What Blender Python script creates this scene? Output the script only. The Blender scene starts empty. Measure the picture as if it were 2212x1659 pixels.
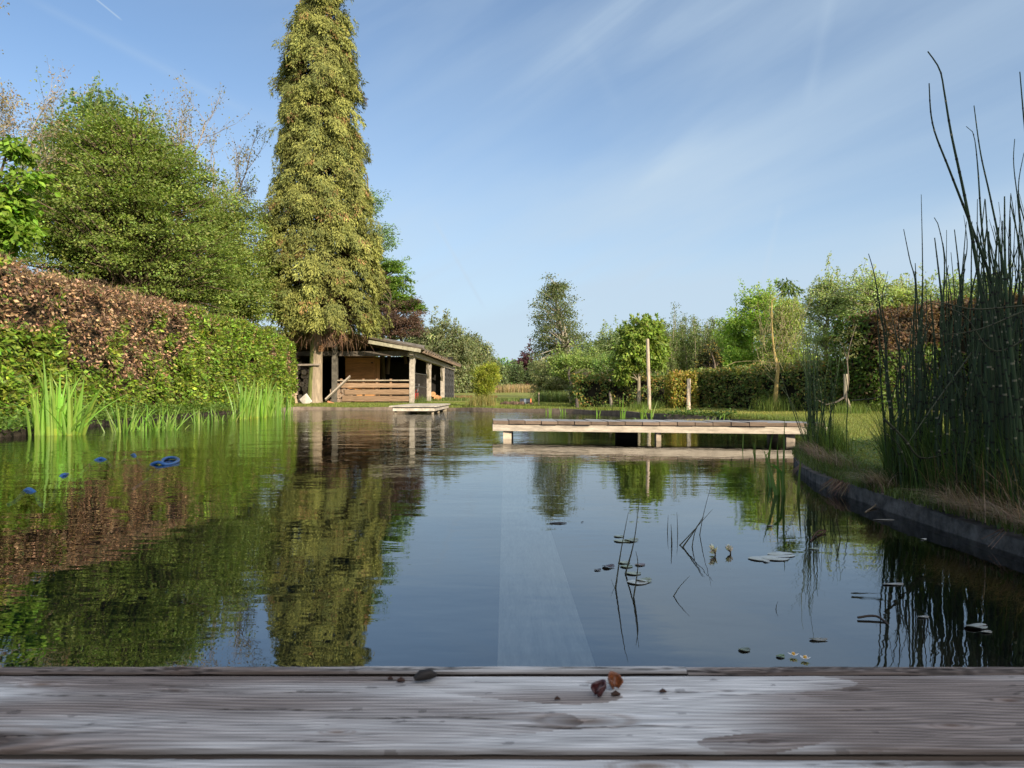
import bpy, bmesh, math, random
import numpy as np
from mathutils import Vector, Matrix
from mathutils.geometry import delaunay_2d_cdt

sc = bpy.context.scene
R = math.radians
rng = np.random.default_rng(7)
random.seed(7)
C = sc.collection

# ------------------------------------------------------------------ camera
# picture measurements are in a 2212 x 1659 frame: focal 1566, horizon row 849, column 1106
FD, CX, HY, EYE = 1566.0, 1106.0, 849.0, 0.5
cd = bpy.data.cameras.new("camera"); cam = bpy.data.objects.new("camera", cd); C.objects.link(cam)
cam.location = (0, 0, EYE)
cam.rotation_euler = (R(90), 0, 0); cd.shift_y = (HY - 829.5) / 2212
cd.sensor_width = 36; cd.lens = FD / 2212 * 36
cd.clip_start = 0.02; cd.clip_end = 2500
cd.dof.use_dof = True; cd.dof.focus_distance = 11; cd.dof.aperture_fstop = 19
sc.camera = cam

# ------------------------------------------------------------------ light
SUN_AZ, SUN_EL = 142.0, 24.0          # azimuth clockwise from +Y
w = bpy.data.worlds.new("World"); sc.world = w; w.use_nodes = True
nt = w.node_tree; nt.nodes.clear()
def N(t, typ, **kw):
    n = t.nodes.new(typ)
    for k, v in kw.items():
        if k == 'i':
            for a, b in v.items(): n.inputs[a].default_value = b
        else: setattr(n, k, v)
    return n
def mth(t, op, a, b=None, clamp=False):
    n = t.nodes.new('ShaderNodeMath'); n.operation = op; n.use_clamp = clamp
    for i, v in enumerate((a, b)):
        if v is None: continue
        if isinstance(v, (int, float)): n.inputs[i].default_value = v
        else: t.links.new(v, n.inputs[i])
    return n.outputs[0]
out = N(nt, 'ShaderNodeOutputWorld'); bg = N(nt, 'ShaderNodeBackground'); bg.inputs['Strength'].default_value = 0.111
sky = N(nt, 'ShaderNodeTexSky'); sky.sky_type = 'NISHITA'; sky.sun_disc = False
sky.sun_elevation = R(SUN_EL); sky.sun_rotation = R(SUN_AZ); sky.air_density = 1.0; sky.dust_density = 0.6; sky.ozone_density = 2.6
tc = N(nt, 'ShaderNodeTexCoord'); sep = N(nt, 'ShaderNodeSeparateXYZ'); nt.links.new(tc.outputs['Generated'], sep.inputs[0])
comb = N(nt, 'ShaderNodeCombineXYZ'); nt.links.new(sep.outputs[0], comb.inputs[0]); nt.links.new(sep.outputs[2], comb.inputs[1]); nt.links.new(sep.outputs[1], comb.inputs[2])
def cirrus(rot, sc3, scale, lo, hi, det=6, dist=0.6):
    mp = N(nt, 'ShaderNodeMapping', vector_type='TEXTURE'); mp.inputs['Rotation'].default_value = (0, 0, R(rot)); mp.inputs['Scale'].default_value = sc3
    nt.links.new(comb.outputs[0], mp.inputs[0])
    no = N(nt, 'ShaderNodeTexNoise'); no.inputs['Scale'].default_value = scale; no.inputs['Detail'].default_value = det
    no.inputs['Distortion'].default_value = dist; nt.links.new(mp.outputs[0], no.inputs[0])
    mr = N(nt, 'ShaderNodeMapRange'); mr.interpolation_type = 'SMOOTHSTEP'
    mr.inputs[1].default_value = lo; mr.inputs[2].default_value = hi; nt.links.new(no.outputs[0], mr.inputs[0])
    return mr.outputs[0]
c1 = cirrus(22, (1.5, .34, 1), 1.7, 0.30, 0.74, 7, .7)
c2 = cirrus(30, (1.5, .22, 1), 3.4, 0.44, 0.74, 9, 0.5)
c3 = cirrus(10, (.5, .4, 1), 1.0, 0.38, 0.64, 2, 0)
right = N(nt, 'ShaderNodeMapRange', i={1: -0.45, 2: 0.25, 3: 0.05, 4: 1.0}); nt.links.new(sep.outputs[0], right.inputs[0])
cl = mth(nt, 'ADD', mth(nt, 'MULTIPLY', c1, 0.56), mth(nt, 'MULTIPLY', mth(nt, 'MULTIPLY', c2, c3), 0.34))
cl = mth(nt, 'MULTIPLY', cl, right.outputs[0])
def pixdir(dx, dy):
    return Vector((dx - CX, FD, HY - dy)).normalized()
def trail(a, b, width, power):
    A, B = pixdir(*a), pixdir(*b); n_ = A.cross(B).normalized(); m_ = (A + B).normalized(); half = A.angle(B) / 2
    d1 = N(nt, 'ShaderNodeVectorMath', operation='DOT_PRODUCT'); nt.links.new(tc.outputs['Generated'], d1.inputs[0]); d1.inputs[1].default_value = n_
    d2 = N(nt, 'ShaderNodeVectorMath', operation='DOT_PRODUCT'); nt.links.new(tc.outputs['Generated'], d2.inputs[0]); d2.inputs[1].default_value = m_
    e = mth(nt, 'SUBTRACT', 1.0, mth(nt, 'DIVIDE', mth(nt, 'ABSOLUTE', d1.outputs['Value']), width), True)
    r_ = N(nt, 'ShaderNodeMapRange', i={1: math.cos(half), 2: math.cos(half * 0.7), 3: 0, 4: 1}); nt.links.new(d2.outputs['Value'], r_.inputs[0])
    return mth(nt, 'MULTIPLY', mth(nt, 'MULTIPLY', e, r_.outputs[0]), power)
for tr in [((195, -12), (265, 45), 0.0013, 0.55), ((20, -25), (540, 245), 0.007, 0.10), ((160, 40), (700, 330), 0.014, 0.05),
           ((1800, -30), (1742, 230), 0.010, 0.09), ((932, 466), (1050, 672), 0.004, 0.15), ((1240, 60), (1340, 240), 0.014, 0.045), ((1690, 430), (1640, 640), 0.006, 0.10)]:
    cl = mth(nt, 'ADD', cl, trail(*tr))
# thin veil near the horizon
veil = N(nt, 'ShaderNodeMapRange', interpolation_type='SMOOTHSTEP', i={1: 0.0, 2: 0.40, 3: 0.92, 4: 0.0}); nt.links.new(sep.outputs[2], veil.inputs[0])
cl = mth(nt, 'MINIMUM', mth(nt, 'ADD', cl, veil.outputs[0]), 0.9)
mix = N(nt, 'ShaderNodeMixRGB'); nt.links.new(cl, mix.inputs[0]); nt.links.new(sky.outputs[0], mix.inputs[1])
mix.inputs[2].default_value = (3.25, 4.05, 4.85, 1)
# broad unseen glow added on the sun's side of the sky, lifting the shade
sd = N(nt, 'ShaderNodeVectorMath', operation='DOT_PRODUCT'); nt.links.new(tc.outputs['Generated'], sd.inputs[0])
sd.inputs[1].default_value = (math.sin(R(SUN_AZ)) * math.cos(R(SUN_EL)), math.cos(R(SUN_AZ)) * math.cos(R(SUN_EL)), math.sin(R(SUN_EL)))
fill_glow = N(nt, 'ShaderNodeMapRange', interpolation_type='SMOOTHSTEP', i={1: 0.12, 2: 0.9, 3: 0.0, 4: 0.95}); nt.links.new(sd.outputs['Value'], fill_glow.inputs[0])
mix2 = N(nt, 'ShaderNodeMixRGB'); nt.links.new(fill_glow.outputs[0], mix2.inputs[0]); nt.links.new(mix.outputs[0], mix2.inputs[1]); mix2.inputs[2].default_value = (11, 10.9, 11.3, 1)
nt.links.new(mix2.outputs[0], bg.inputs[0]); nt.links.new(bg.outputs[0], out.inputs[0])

sl = bpy.data.lights.new("sun", 'SUN'); so = bpy.data.objects.new("sun", sl); C.objects.link(so)
sl.energy = 4.8; sl.angle = R(0.5); sl.color = (1.0, 0.86, 0.66)
S = Vector((math.sin(R(SUN_AZ)) * math.cos(R(SUN_EL)), math.cos(R(SUN_AZ)) * math.cos(R(SUN_EL)), math.sin(R(SUN_EL))))
so.rotation_euler = S.to_track_quat('Z', 'Y').to_euler()
sc.view_settings.view_transform = 'Standard'; sc.view_settings.look = 'None'; sc.view_settings.gamma = 1
sc.view_settings.exposure = 0.64
sc.cycles.use_denoising = True
sc.cycles.max_bounces = 6; sc.cycles.transparent_max_bounces = 6; sc.cycles.diffuse_bounces = 3; sc.cycles.glossy_bounces = 3
sc.cycles.transmission_bounces = 3; sc.cycles.caustics_reflective = False; sc.cycles.caustics_refractive = False
sc.cycles.sample_clamp_indirect = 4

# ------------------------------------------------------------------ helpers
def W(dx, dy, d):
    return np.array([(dx - CX) / FD * d, d, EYE + (HY - dy) / FD * d])
def wat(dx, dy, z=0.0):                     # point of a level plane seen at a picture position
    d = (EYE - z) * FD / (dy - HY); return np.array([(dx - CX) / FD * d, d, z])
def unit(a): return a / (np.linalg.norm(a, axis=-1, keepdims=True) + 1e-9)
def sn(p, f=1.0, s=0.0):                    # cheap smooth noise, about -1..1
    x, y, z = p[..., 0] * f + s, p[..., 1] * f + s * 1.7, p[..., 2] * f - s
    return (np.sin(x * 1.3 + 2.1 * np.sin(y * 0.9 + s)) + np.sin(y * 1.7 + 1.9 * np.sin(z * 1.1 + x * 0.4)) + np.sin(z * 1.5 + 2.3 * np.sin(x * 0.8 - y * 0.3))) / 3

class MB:
    def __init__(s): s.V = []; s.L = []; s.K = []; s.T = []; s.n = 0
    def add(s, V, F, tint=(0.5, 0.5, 0.5)):
        V = np.asarray(V, float).reshape(-1, 3); F = np.asarray(F, int)
        s.V.append(V); s.L.append((F + s.n).ravel()); s.K.append(np.full(len(F), F.shape[1]))
        t = np.asarray(tint, float); s.T.append(np.broadcast_to(t, (len(F), 3)) if t.ndim == 1 else t)
        s.n += len(V)
    def poly(s, V, tint=(.5, .5, .5)): s.add(V, [list(range(len(V)))], tint)
    def box(s, c, size, rz=0.0, M=None, tint=(.5, .5, .5), jit=0.0):
        h = np.array(size) / 2
        v = np.array([[x, y, z] for x in (-1, 1) for y in (-1, 1) for z in (-1, 1)], float) * h
        if jit: v += rng.normal(0, jit, v.shape)
        if M is not None: v = v @ np.array(M).T
        if rz: c_, s_ = math.cos(rz), math.sin(rz); v = v @ np.array([[c_, s_, 0], [-s_, c_, 0], [0, 0, 1]])
        s.add(v + np.array(c), [[0, 1, 3, 2], [4, 6, 7, 5], [0, 4, 5, 1], [2, 3, 7, 6], [0, 2, 6, 4], [1, 5, 7, 3]], tint)
    def beam(s, a, b, wd, ht, tint=(.5, .5, .5), up=(0, 0, 1), jit=0.0):
        a, b = np.array(a, float), np.array(b, float); x = unit(b - a); y = unit(np.cross(np.array(up, float), x)); z = np.cross(x, y)
        s.box((a + b) / 2, (np.linalg.norm(b - a), wd, ht), M=np.array([x, y, z]).T, tint=tint, jit=jit)
    def tube(s, pts, rad, k=6, tint=(.5, .5, .5), cap=True):
        P = np.array(pts, float); n = len(P); r = np.broadcast_to(np.array(rad, float), (n,))
        T = unit(np.gradient(P, axis=0)); ref = np.array([0, 0, 1.0]) if abs(T[0, 2]) < 0.9 else np.array([1.0, 0, 0])
        A = unit(np.cross(T, ref)); B = np.cross(T, A); a = np.arange(k) / k * 2 * math.pi
        V = P[:, None] + r[:, None, None] * (A[:, None] * np.cos(a)[None, :, None] + B[:, None] * np.sin(a)[None, :, None])
        i = np.arange(n - 1)[:, None] * k; j = np.arange(k)[None]; j2 = (j + 1) % k
        F = np.stack([i + j, i + k + j, i + k + j2, i + j2], -1).reshape(-1, 4)
        s.add(V, F, tint)
        if cap:
            s.poly(V[-1][::-1] if False else V[-1], tint if np.ndim(tint) == 1 else tint[-1]); s.poly(V[0][::-1], tint if np.ndim(tint) == 1 else tint[0])
    def twigs(s, P0, P1, r0, r1, tint):
        P0, P1 = np.asarray(P0, float), np.asarray(P1, float); n = len(P0)
        if n == 0: return
        T = unit(P1 - P0); ref = np.where(np.abs(T[:, 2:3]) < 0.9, [[0, 0, 1.0]], [[1.0, 0, 0]]); A = unit(np.cross(T, ref)); B = np.cross(T, A)
        r0 = np.broadcast_to(r0, (n,))[:, None]; r1 = np.broadcast_to(r1, (n,))[:, None]
        V = []
        for P, r in ((P0, r0), (P1, r1)):
            for a in (0, 2.094, 4.189): V.append(P + r * (A * math.cos(a) + B * math.sin(a)))
        V = np.stack(V, 1); b = np.arange(n)[:, None] * 6
        F = np.concatenate([b + [0, 3, 4, 1], b + [1, 4, 5, 2], b + [2, 5, 3, 0]], 0)
        t = np.asarray(tint, float); t = np.tile(t, (3, 1)) if t.ndim == 2 else t
        s.add(V, F, t)
    def leaves(s, P, U, Nn, ln, wd, tint):   # kite shaped leaves, axis U, normal about Nn
        n = len(P); U = unit(U); S_ = unit(np.cross(U, Nn)); Nn = np.cross(S_, U)
        ln = np.broadcast_to(ln, (n,))[:, None]; wd = np.broadcast_to(wd, (n,))[:, None]
        V = np.stack([P, P + U * ln * .45 + S_ * wd * .5 - Nn * wd * .12, P + U * ln, P + U * ln * .45 - S_ * wd * .5 - Nn * wd * .12], 1)
        s.add(V, np.arange(n)[:, None] * 4 + [0, 1, 2, 3], tint)
    def blades(s, P, D, h, wd, bend, tint, seg=3, side=None):   # grass: curved tapering strips
        n = len(P); h = np.broadcast_to(h, (n,))[:, None]; wd = np.broadcast_to(wd, (n,))[:, None]; bend = np.broadcast_to(bend, (n,))[:, None]
        D = unit(D * [1, 1, 0]); S_ = np.cross(D, [0, 0, 1.0]) if side is None else side
        rows = []
        for k in range(seg + 1):
            t = k / seg; c = P + np.array([0, 0, 1.0]) * h * (t - 0.35 * np.minimum(bend, 1.6) * t ** 2.2) + D * h * bend * t ** 2 * .8
            wk = wd * (1 - t ** 1.8) * .5
            if k < seg: rows += [c - S_ * wk, c + S_ * wk]
            else: rows += [c]
        V = np.stack(rows, 1); m = 2 * seg + 1; b = np.arange(n)[:, None] * m
        t = np.asarray(tint, float)
        for k in range(seg - 1): s.add(V if k == 0 else np.zeros((0, 3)), b + [2 * k, 2 * k + 1, 2 * k + 3, 2 * k + 2] - (0 if k == 0 else n * m), t)
        s.add(np.zeros((0, 3)), b + [2 * seg - 2, 2 * seg - 1, 2 * seg] - n * m, t)
    def build(s, name, mat, parent=None, smooth=False, extra=None):
        V = np.concatenate(s.V) if s.V else np.zeros((0, 3)); L = np.concatenate(s.L); K = np.concatenate(s.K); T = np.concatenate(s.T)
        if parent is not None:
            loc = np.array(parent.location); q = parent.parent
            while q is not None: loc = loc + np.array(q.location); q = q.parent
            V = V - loc
        me = bpy.data.meshes.new(name); me.vertices.add(len(V)); me.vertices.foreach_set('co', V.astype(np.float32).ravel())
        me.loops.add(len(L)); me.loops.foreach_set('vertex_index', L.astype(np.int32))
        me.polygons.add(len(K)); st = np.concatenate([[0], np.cumsum(K)[:-1]]).astype(np.int32)
        me.polygons.foreach_set('loop_start', st); me.polygons.foreach_set('loop_total', K.astype(np.int32))
        me.polygons.foreach_set('use_smooth', np.full(len(K), bool(smooth)))
        at = me.attributes.new('tint', 'FLOAT_VECTOR', 'FACE'); at.data.foreach_set('vector', T.astype(np.float32).ravel())
        me.update(calc_edges=True); me.validate()
        me.materials.append(mat)
        o = bpy.data.objects.new(name, me); C.objects.link(o)
        if parent is not None: o.parent = parent
        return o

def thing(name, label, cat, loc=(0, 0, 0), group=None):
    o = bpy.data.objects.new(name, None); C.objects.link(o); o.location = loc; o.empty_display_size = .1
    o['label'] = label; o['category'] = cat
    if group: o['group'] = group
    return o
def tag(o, label, cat, group=None, kind=None):
    if label: o['label'] = label
    if cat: o['category'] = cat
    if group: o['group'] = group
    if kind: o['kind'] = kind
    return o

# ------------------------------------------------------------------ materials
def newmat(name):
    m = bpy.data.materials.new(name); m.use_nodes = True; t = m.node_tree; t.nodes.clear()
    o = N(t, 'ShaderNodeOutputMaterial'); return m, t, o
def leafmat(name, trans=0.35, rough=0.5, spec=0.3):
    m, t, o = newmat(name)
    a = N(t, 'ShaderNodeAttribute', attribute_name='tint')
    p = N(t, 'ShaderNodeBsdfPrincipled', i={'Roughness': rough, 'Specular IOR Level': spec}); t.links.new(a.outputs['Vector'], p.inputs['Base Color'])
    tr = N(t, 'ShaderNodeBsdfTranslucent')
    mu = N(t, 'ShaderNodeMixRGB', blend_type='MULTIPLY', i={0: 1.0, 2: (1.5, 1.6, 0.7, 1)}); t.links.new(a.outputs['Vector'], mu.inputs[1]); t.links.new(mu.outputs[0], tr.inputs[0])
    mx = N(t, 'ShaderNodeMixShader', i={0: trans}); t.links.new(p.outputs[0], mx.inputs[1]); t.links.new(tr.outputs[0], mx.inputs[2]); t.links.new(mx.outputs[0], o.inputs[0])
    return m
def tintmat(name, rough=0.8, noise=None, amt=0.4, scale=(1, 1, 1), bump=0.0, spec=0.2, coord='Object', metal=0):
    m, t, o = newmat(name)
    a = N(t, 'ShaderNodeAttribute', attribute_name='tint')
    p = N(t, 'ShaderNodeBsdfPrincipled', i={'Roughness': rough, 'Specular IOR Level': spec, 'Metallic': metal}); col = a.outputs['Vector']
    if noise:
        tx = N(t, 'ShaderNodeTexCoord'); mp = N(t, 'ShaderNodeMapping', i={'Scale': scale}); t.links.new(tx.outputs[coord], mp.inputs[0])
        no = N(t, 'ShaderNodeTexNoise', i={'Scale': noise, 'Detail': 8, 'Roughness': .65}); t.links.new(mp.outputs[0], no.inputs[0])
        mr = N(t, 'ShaderNodeMapRange', i={1: .28, 2: .72, 3: 1 - amt, 4: 1 + amt}); t.links.new(no.outputs[0], mr.inputs[0])
        mu = N(t, 'ShaderNodeVectorMath', operation='SCALE'); t.links.new(col, mu.inputs[0]); t.links.new(mr.outputs[0], mu.inputs['Scale']); col = mu.outputs[0]
        if bump:
            b = N(t, 'ShaderNodeBump', i={'Strength': 1.0, 'Distance': bump}); t.links.new(no.outputs[0], b.inputs['Height']); t.links.new(b.outputs[0], p.inputs['Normal'])
    t.links.new(col, p.inputs['Base Color']); t.links.new(p.outputs[0], o.inputs[0]); return m

M_leaf = leafmat('leaf'); M_needle = leafmat('needle', .15, .6, .2); M_iris = leafmat('iris_leaf', .5, .4, .4)
M_grass = leafmat('grass', .35, .55, .2); M_dead = leafmat('dead_leaf', .2, .7, .1)
M_bark = tintmat('bark', .9, 9, .5, (1, 1, .25), .02)
M_wood = tintmat('weathered_wood', .85, 7, .45, (1, 1, 1), .004)
M_woodx = tintmat('weathered_wood_long', .85, 5, .4, (.6, 6, 6), .003)
M_stone = tintmat('concrete', .9, 5, .45, (1, 1, 1), .008)
M_horse = tintmat('horsetail', .6, 20, .35, (1, 1, .3), 0, .15)
M_plain = tintmat('plain', .55, 6, .12)
M_plastic = tintmat('plastic', .3, None, spec=.5)
M_metal = tintmat('metal', .5, 12, .2, metal=.6)

def jitter(n, base, lum=.25, hue=.08):
    b = np.array(base, float); b = np.broadcast_to(b, (n, 3)).copy()
    b *= np.exp(rng.normal(0, lum, (n, 1))); b *= np.exp(rng.normal(0, hue, (n, 3))); return b

# ------------------------------------------------------------------ pond, ground, water
outline = [(-5.6, 0.2), (-5.7, 4), (-5.75, 8.3), (-6.3, 11), (-6.75, 14), (-6.9, 17), (-6.6, 19.5), (-6.3, 21.5), (-4, 21.3), (-1.95, 21.0), (-0.84, 20.1), (0.4, 19.4), (1.6, 18.5),
           (2.5, 16.6), (2.9, 15), (2.95, 13.8), (3.7, 13.1), (4.0, 11.6), (3.9, 10), (3.5, 8.6), (3.05, 7.3), (2.5, 6.2), (1.98, 5.1), (1.70, 4.1), (1.60, 3.3), (1.57, 2.6), (1.55, 2.0), (1.5, 0.2)]
def subdiv(poly, step=.35):
    P = np.array(poly, float); n = len(P); res = []
    for i in range(n):
        a, b, c, d = P[i - 1], P[i], P[(i + 1) % n], P[(i + 2) % n]; L = np.linalg.norm(c - b); k = max(1, int(L / step))
        for j in range(k):
            t = j / k; t2, t3 = t * t, t ** 3
            cr = .5 * (2 * b + (c - a) * t + (2 * a - 5 * b + 4 * c - d) * t2 + (-a + 3 * b - 3 * c + d) * t3)
            res.append(cr * .8 + (b + (c - b) * t) * .2)
    return np.array(res)
pond = subdiv(outline)
def offset(P, d):
    T = np.roll(P, -1, 0) - np.roll(P, 1, 0); Tn = T / np.linalg.norm(T, axis=1, keepdims=True)
    return P + np.stack([-Tn[:, 1], Tn[:, 0]], 1) * d          # outward for this clockwise outline
def area(P): x, y = P[:, 0], P[:, 1]; return .5 * np.sum(x * np.roll(y, -1) - np.roll(x, -1) * y)
SG = 1 if area(pond) < 0 else -1
pond_o = offset(pond, SG * .07)
def inside(P, Q):
    x, y = P[:, 0], P[:, 1]; r = np.zeros(len(P), bool); n = len(Q)
    for i in range(n):
        x0, y0 = Q[i]; x1, y1 = Q[(i + 1) % n]
        c = ((y0 > y) != (y1 > y)) & (x < (x1 - x0) * (y - y0) / (y1 - y0 + 1e-12) + x0); r ^= c
    return r
def polydist(P, Q):
    A = Q; B = np.roll(Q, -1, 0); d = np.full(len(P), 1e9)
    for a, b in zip(A, B):
        ab = b - a; t = np.clip(((P - a) @ ab) / (ab @ ab + 1e-12), 0, 1); d = np.minimum(d, np.linalg.norm(P - a - t[:, None] * ab, axis=1))
    return d
def gz(x, y):
    x, y = np.asarray(x, float), np.asarray(y, float)
    z = .12 + np.clip((y - 34) / 66, 0, 1) ** 1.5 * .52 + .02 * np.sin(x * .7 + 1) * np.sin(y * .5) * np.clip((y - 3) / 6, 0, 1)
    z = z + np.clip((x - 3.5) / 6, 0, 1) * .06
    return z
# ground with a hole for the pond
gx = np.concatenate([np.linspace(-600, -40, 12), np.linspace(-35, -12, 12), np.arange(-11, 14, 1.0), np.linspace(16, 40, 10), np.linspace(60, 600, 12)])
gy = np.concatenate([np.linspace(-300, -20, 5), np.arange(-12, 36, 1.2), np.linspace(38, 120, 24), np.linspace(150, 900, 9)])
G = np.array([(x, y) for x in gx for y in gy])
keep = ~inside(G, pond_o) & (polydist(G, pond_o) > .25)
G = G[keep]; n0 = len(pond_o)
vs = [Vector(p) for p in pond_o] + [Vector(p) for p in G]
ed = [(i, (i + 1) % n0) for i in range(n0)]
vv, _, ff, *_ = delaunay_2d_cdt(vs, ed, [], 0, 1e-5)
vv = np.array([tuple(a) for a in vv]); ff = np.array([f for f in ff])
cen = vv[ff].mean(1); ff = ff[~inside(cen, pond_o)]
m, t, o = newmat('lawn')
tx = N(t, 'ShaderNodeTexCoord'); n1 = N(t, 'ShaderNodeTexNoise', i={'Scale': .6, 'Detail': 6}); n2 = N(t, 'ShaderNodeTexNoise', i={'Scale': 28, 'Detail': 6, 'Roughness': .7})
t.links.new(tx.outputs['Object'], n1.inputs[0]); t.links.new(tx.outputs['Object'], n2.inputs[0])
r1 = N(t, 'ShaderNodeValToRGB'); t.links.new(n1.outputs[0], r1.inputs[0]); e = r1.color_ramp.elements
e[0].position = .35; e[0].color = (.15, .18, .04, 1); e[1].position = .68; e[1].color = (.26, .25, .075, 1)
r2 = N(t, 'ShaderNodeMapRange', i={1: .3, 2: .7, 3: .6, 4: 1.35}); t.links.new(n2.outputs[0], r2.inputs[0])
mu = N(t, 'ShaderNodeVectorMath', operation='SCALE'); t.links.new(r1.outputs[0], mu.inputs[0]); t.links.new(r2.outputs[0], mu.inputs['Scale'])
p = N(t, 'ShaderNodeBsdfPrincipled', i={'Roughness': .9, 'Specular IOR Level': .1}); t.links.new(mu.outputs[0], p.inputs['Base Color'])
b = N(t, 'ShaderNodeBump', i={'Strength': 1, 'Distance': .03}); t.links.new(n2.outputs[0], b.inputs['Height']); t.links.new(b.outputs[0], p.inputs['Normal']); t.links.new(p.outputs[0], o.inputs[0])
M_lawn = m
def gze(x, y):
    z = gz(x, y); d_ = polydist(np.column_stack([x, y]), pond_o); return z - (z - .036) * np.exp(-d_ / .45)
mb = MB(); mb.add(np.column_stack([vv, gze(vv[:, 0], vv[:, 1])]), ff); gr = mb.build('ground', M_lawn, smooth=True); tag(gr, 'mown lawn and meadow around the pond', None, kind='structure')

# kerb round the pond: timber at the far side, dark concrete at the right and left
def kerb(name, sel, tint, mat, top=.12, label=None):
    mb = MB(); n = len(pond); idx = [i for i in range(n) if sel(pond[i]) and sel(pond[(i + 1) % n])]
    for i in idx:
        j = (i + 1) % n; a, b_, c, d = pond[i], pond[j], pond_o[j], pond_o[i]
        h1 = top + .012 * math.sin(i * .9); h2 = top + .012 * math.sin((i + 1) * .9)
        V = [(*a, -1.8), (*b_, -1.8), (*b_, h2), (*a, h1), (*c, h2), (*d, h1), (*c, 0), (*d, 0)]
        V += [(*a, -.02), (*b_, -.02)]; tt_ = np.array(tint) * (0.9 + .2 * random.random()); mb.add(V, [[8, 9, 2, 3], [3, 2, 4, 5], [5, 4, 6, 7]], tt_); mb.add(V, [[0, 1, 9, 8]], tt_ * .35 + np.array([.008, .007, .004]))
    return tag(mb.build(name, mat), label, None, kind='structure')
far = lambda p: p[1] > 12.9 and p[0] > -6.65
rightside = lambda p: p[0] > 1 and p[1] <= 13.3
leftside = lambda p: p[0] < -5 and p[1] <= 20.3
M_kerb = tintmat('rough_edging', .95, 14, .75, (1, 1, 1), .02)
kerb('pond_edging', far, (.21, .165, .125), M_wood, .085, 'timber edging along the far bank')
kerb('concrete_edging', rightside, (.12, .108, .098), M_kerb, .054, 'dark edging along the right bank')
kerb('bank_edging', leftside, (.045, .036, .026), M_kerb, .08, 'earthy edging along the left bank')
# floors and the submerged dividing wall
m, t, o = newmat('silt')
tx = N(t, 'ShaderNodeTexCoord'); n1 = N(t, 'ShaderNodeTexNoise', i={'Scale': 1.6, 'Detail': 8, 'Roughness': .7}); t.links.new(tx.outputs['Object'], n1.inputs[0])
r1 = N(t, 'ShaderNodeValToRGB'); t.links.new(n1.outputs[0], r1.inputs[0]); e = r1.color_ramp.elements
e[0].position = .3; e[0].color = (.05, .038, .02, 1); e[1].position = .7; e[1].color = (.17, .13, .085, 1)
p = N(t, 'ShaderNodeBsdfPrincipled', i={'Roughness': .9}); t.links.new(r1.outputs[0], p.inputs['Base Color']); t.links.new(p.outputs[0], o.inputs[0]); M_silt = m
M_deep = tintmat('deep_water_floor', .9, 1.5, .3)
mb = MB(); mb.poly([(-9, -.5, -1.7), (6, -.5, -1.7), (6, 24, -1.7), (-9, 24, -1.7)], (.02, .055, .07)); tag(mb.build('pond_floor', M_deep), None, None, kind='structure')
mb = MB(); mb.poly([(.17, -.4, -.34), (2.4, -.4, -.34), (5.2, 6, -.34), (5.2, 12, -.34), (.0, 12, -.34)][::1]); mb.poly([(.17, -.4, -1.7), (.17, -.4, -.34), (0, 12, -.34), (0, 12, -1.7)])
tag(mb.build('pond_shelf', M_silt), None, None, kind='structure')
wl = thing('submerged_wall', 'pale plank topped wall under water running away from deck', 'underwater wall', (0, 1, -.1))
mb = MB(); V0 = np.array([(-.018, .2), (.192, .2), (.12, 7.6), (-.09, 7.6)])
mb.add([(*a, -1.7) for a in V0] + [(*a, -.12) for a in V0], [[0, 1, 5, 4], [1, 2, 6, 5], [2, 3, 7, 6], [3, 0, 4, 7], [4, 5, 6, 7]], (.10, .11, .11)); mb.build('wall', M_stone, wl)
mb = MB(); V1 = [(*a, -.115) for a in V0] + [(*a, -.085) for a in V0]
mb.add(V1, [[0, 1, 5, 4], [1, 2, 6, 5], [2, 3, 7, 6], [3, 0, 4, 7], [4, 5, 6, 7]], (.80, .77, .70)); mb.build('cap_plank', tintmat('sunken_wood', .8, 3, .45, (14, 1.6, 1)), wl)

m, t, o = newmat('water')
geo = N(t, 'ShaderNodeNewGeometry'); sp = N(t, 'ShaderNodeSeparateXYZ'); t.links.new(geo.outputs['Position'], sp.inputs[0])
def wn(scale, sc3, det, amp, dist=0.0, rot=0):
    mp = N(t, 'ShaderNodeMapping', i={'Scale': sc3, 'Rotation': (0, 0, R(rot))}); t.links.new(geo.outputs['Position'], mp.inputs[0])
    n_ = N(t, 'ShaderNodeTexNoise', i={'Scale': scale, 'Detail': det, 'Roughness': .45, 'Distortion': dist}); t.links.new(mp.outputs[0], n_.inputs[0])
    return mth(t, 'MULTIPLY', n_.outputs[0], amp)
h1 = wn(1.1, (.8, 1.25, 1), 1, .0100, 0, 10)
h2 = wn(4.2, (.55, 1.5, 1), 2, .0032, .3, -8)
h3 = wn(11, (.7, 1.5, 1), 2, .0019, .2, 14)
# breeze: more ripple in the far and left part, calm at the right
my = N(t, 'ShaderNodeMapRange', i={1: 3.0, 2: 18.0, 3: .45, 4: 3.2}); t.links.new(sp.outputs[1], my.inputs[0])
mxx = N(t, 'ShaderNodeMapRange', i={1: -2.2, 2: .8, 3: 1.0, 4: .45}); t.links.new(sp.outputs[0], mxx.inputs[0])
pn = N(t, 'ShaderNodeTexNoise', i={'Scale': .25, 'Detail': 2}); t.links.new(geo.outputs['Position'], pn.inputs[0])
pm = N(t, 'ShaderNodeMapRange', i={1: .35, 2: .65, 3: .6, 4: 1.25}); t.links.new(pn.outputs[0], pm.inputs[0])
fine = mth(t, 'MULTIPLY', mth(t, 'MULTIPLY', mth(t, 'ADD', h2, h3), mth(t, 'MULTIPLY', my.outputs[0], pm.outputs[0])), mxx.outputs[0])
hh = mth(t, 'ADD', mth(t, 'MULTIPLY', h1, mxx.outputs[0]), fine)
b = N(t, 'ShaderNodeBump', i={'Strength': 1, 'Distance': 1.0}); t.links.new(hh, b.inputs['Height'])
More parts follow.
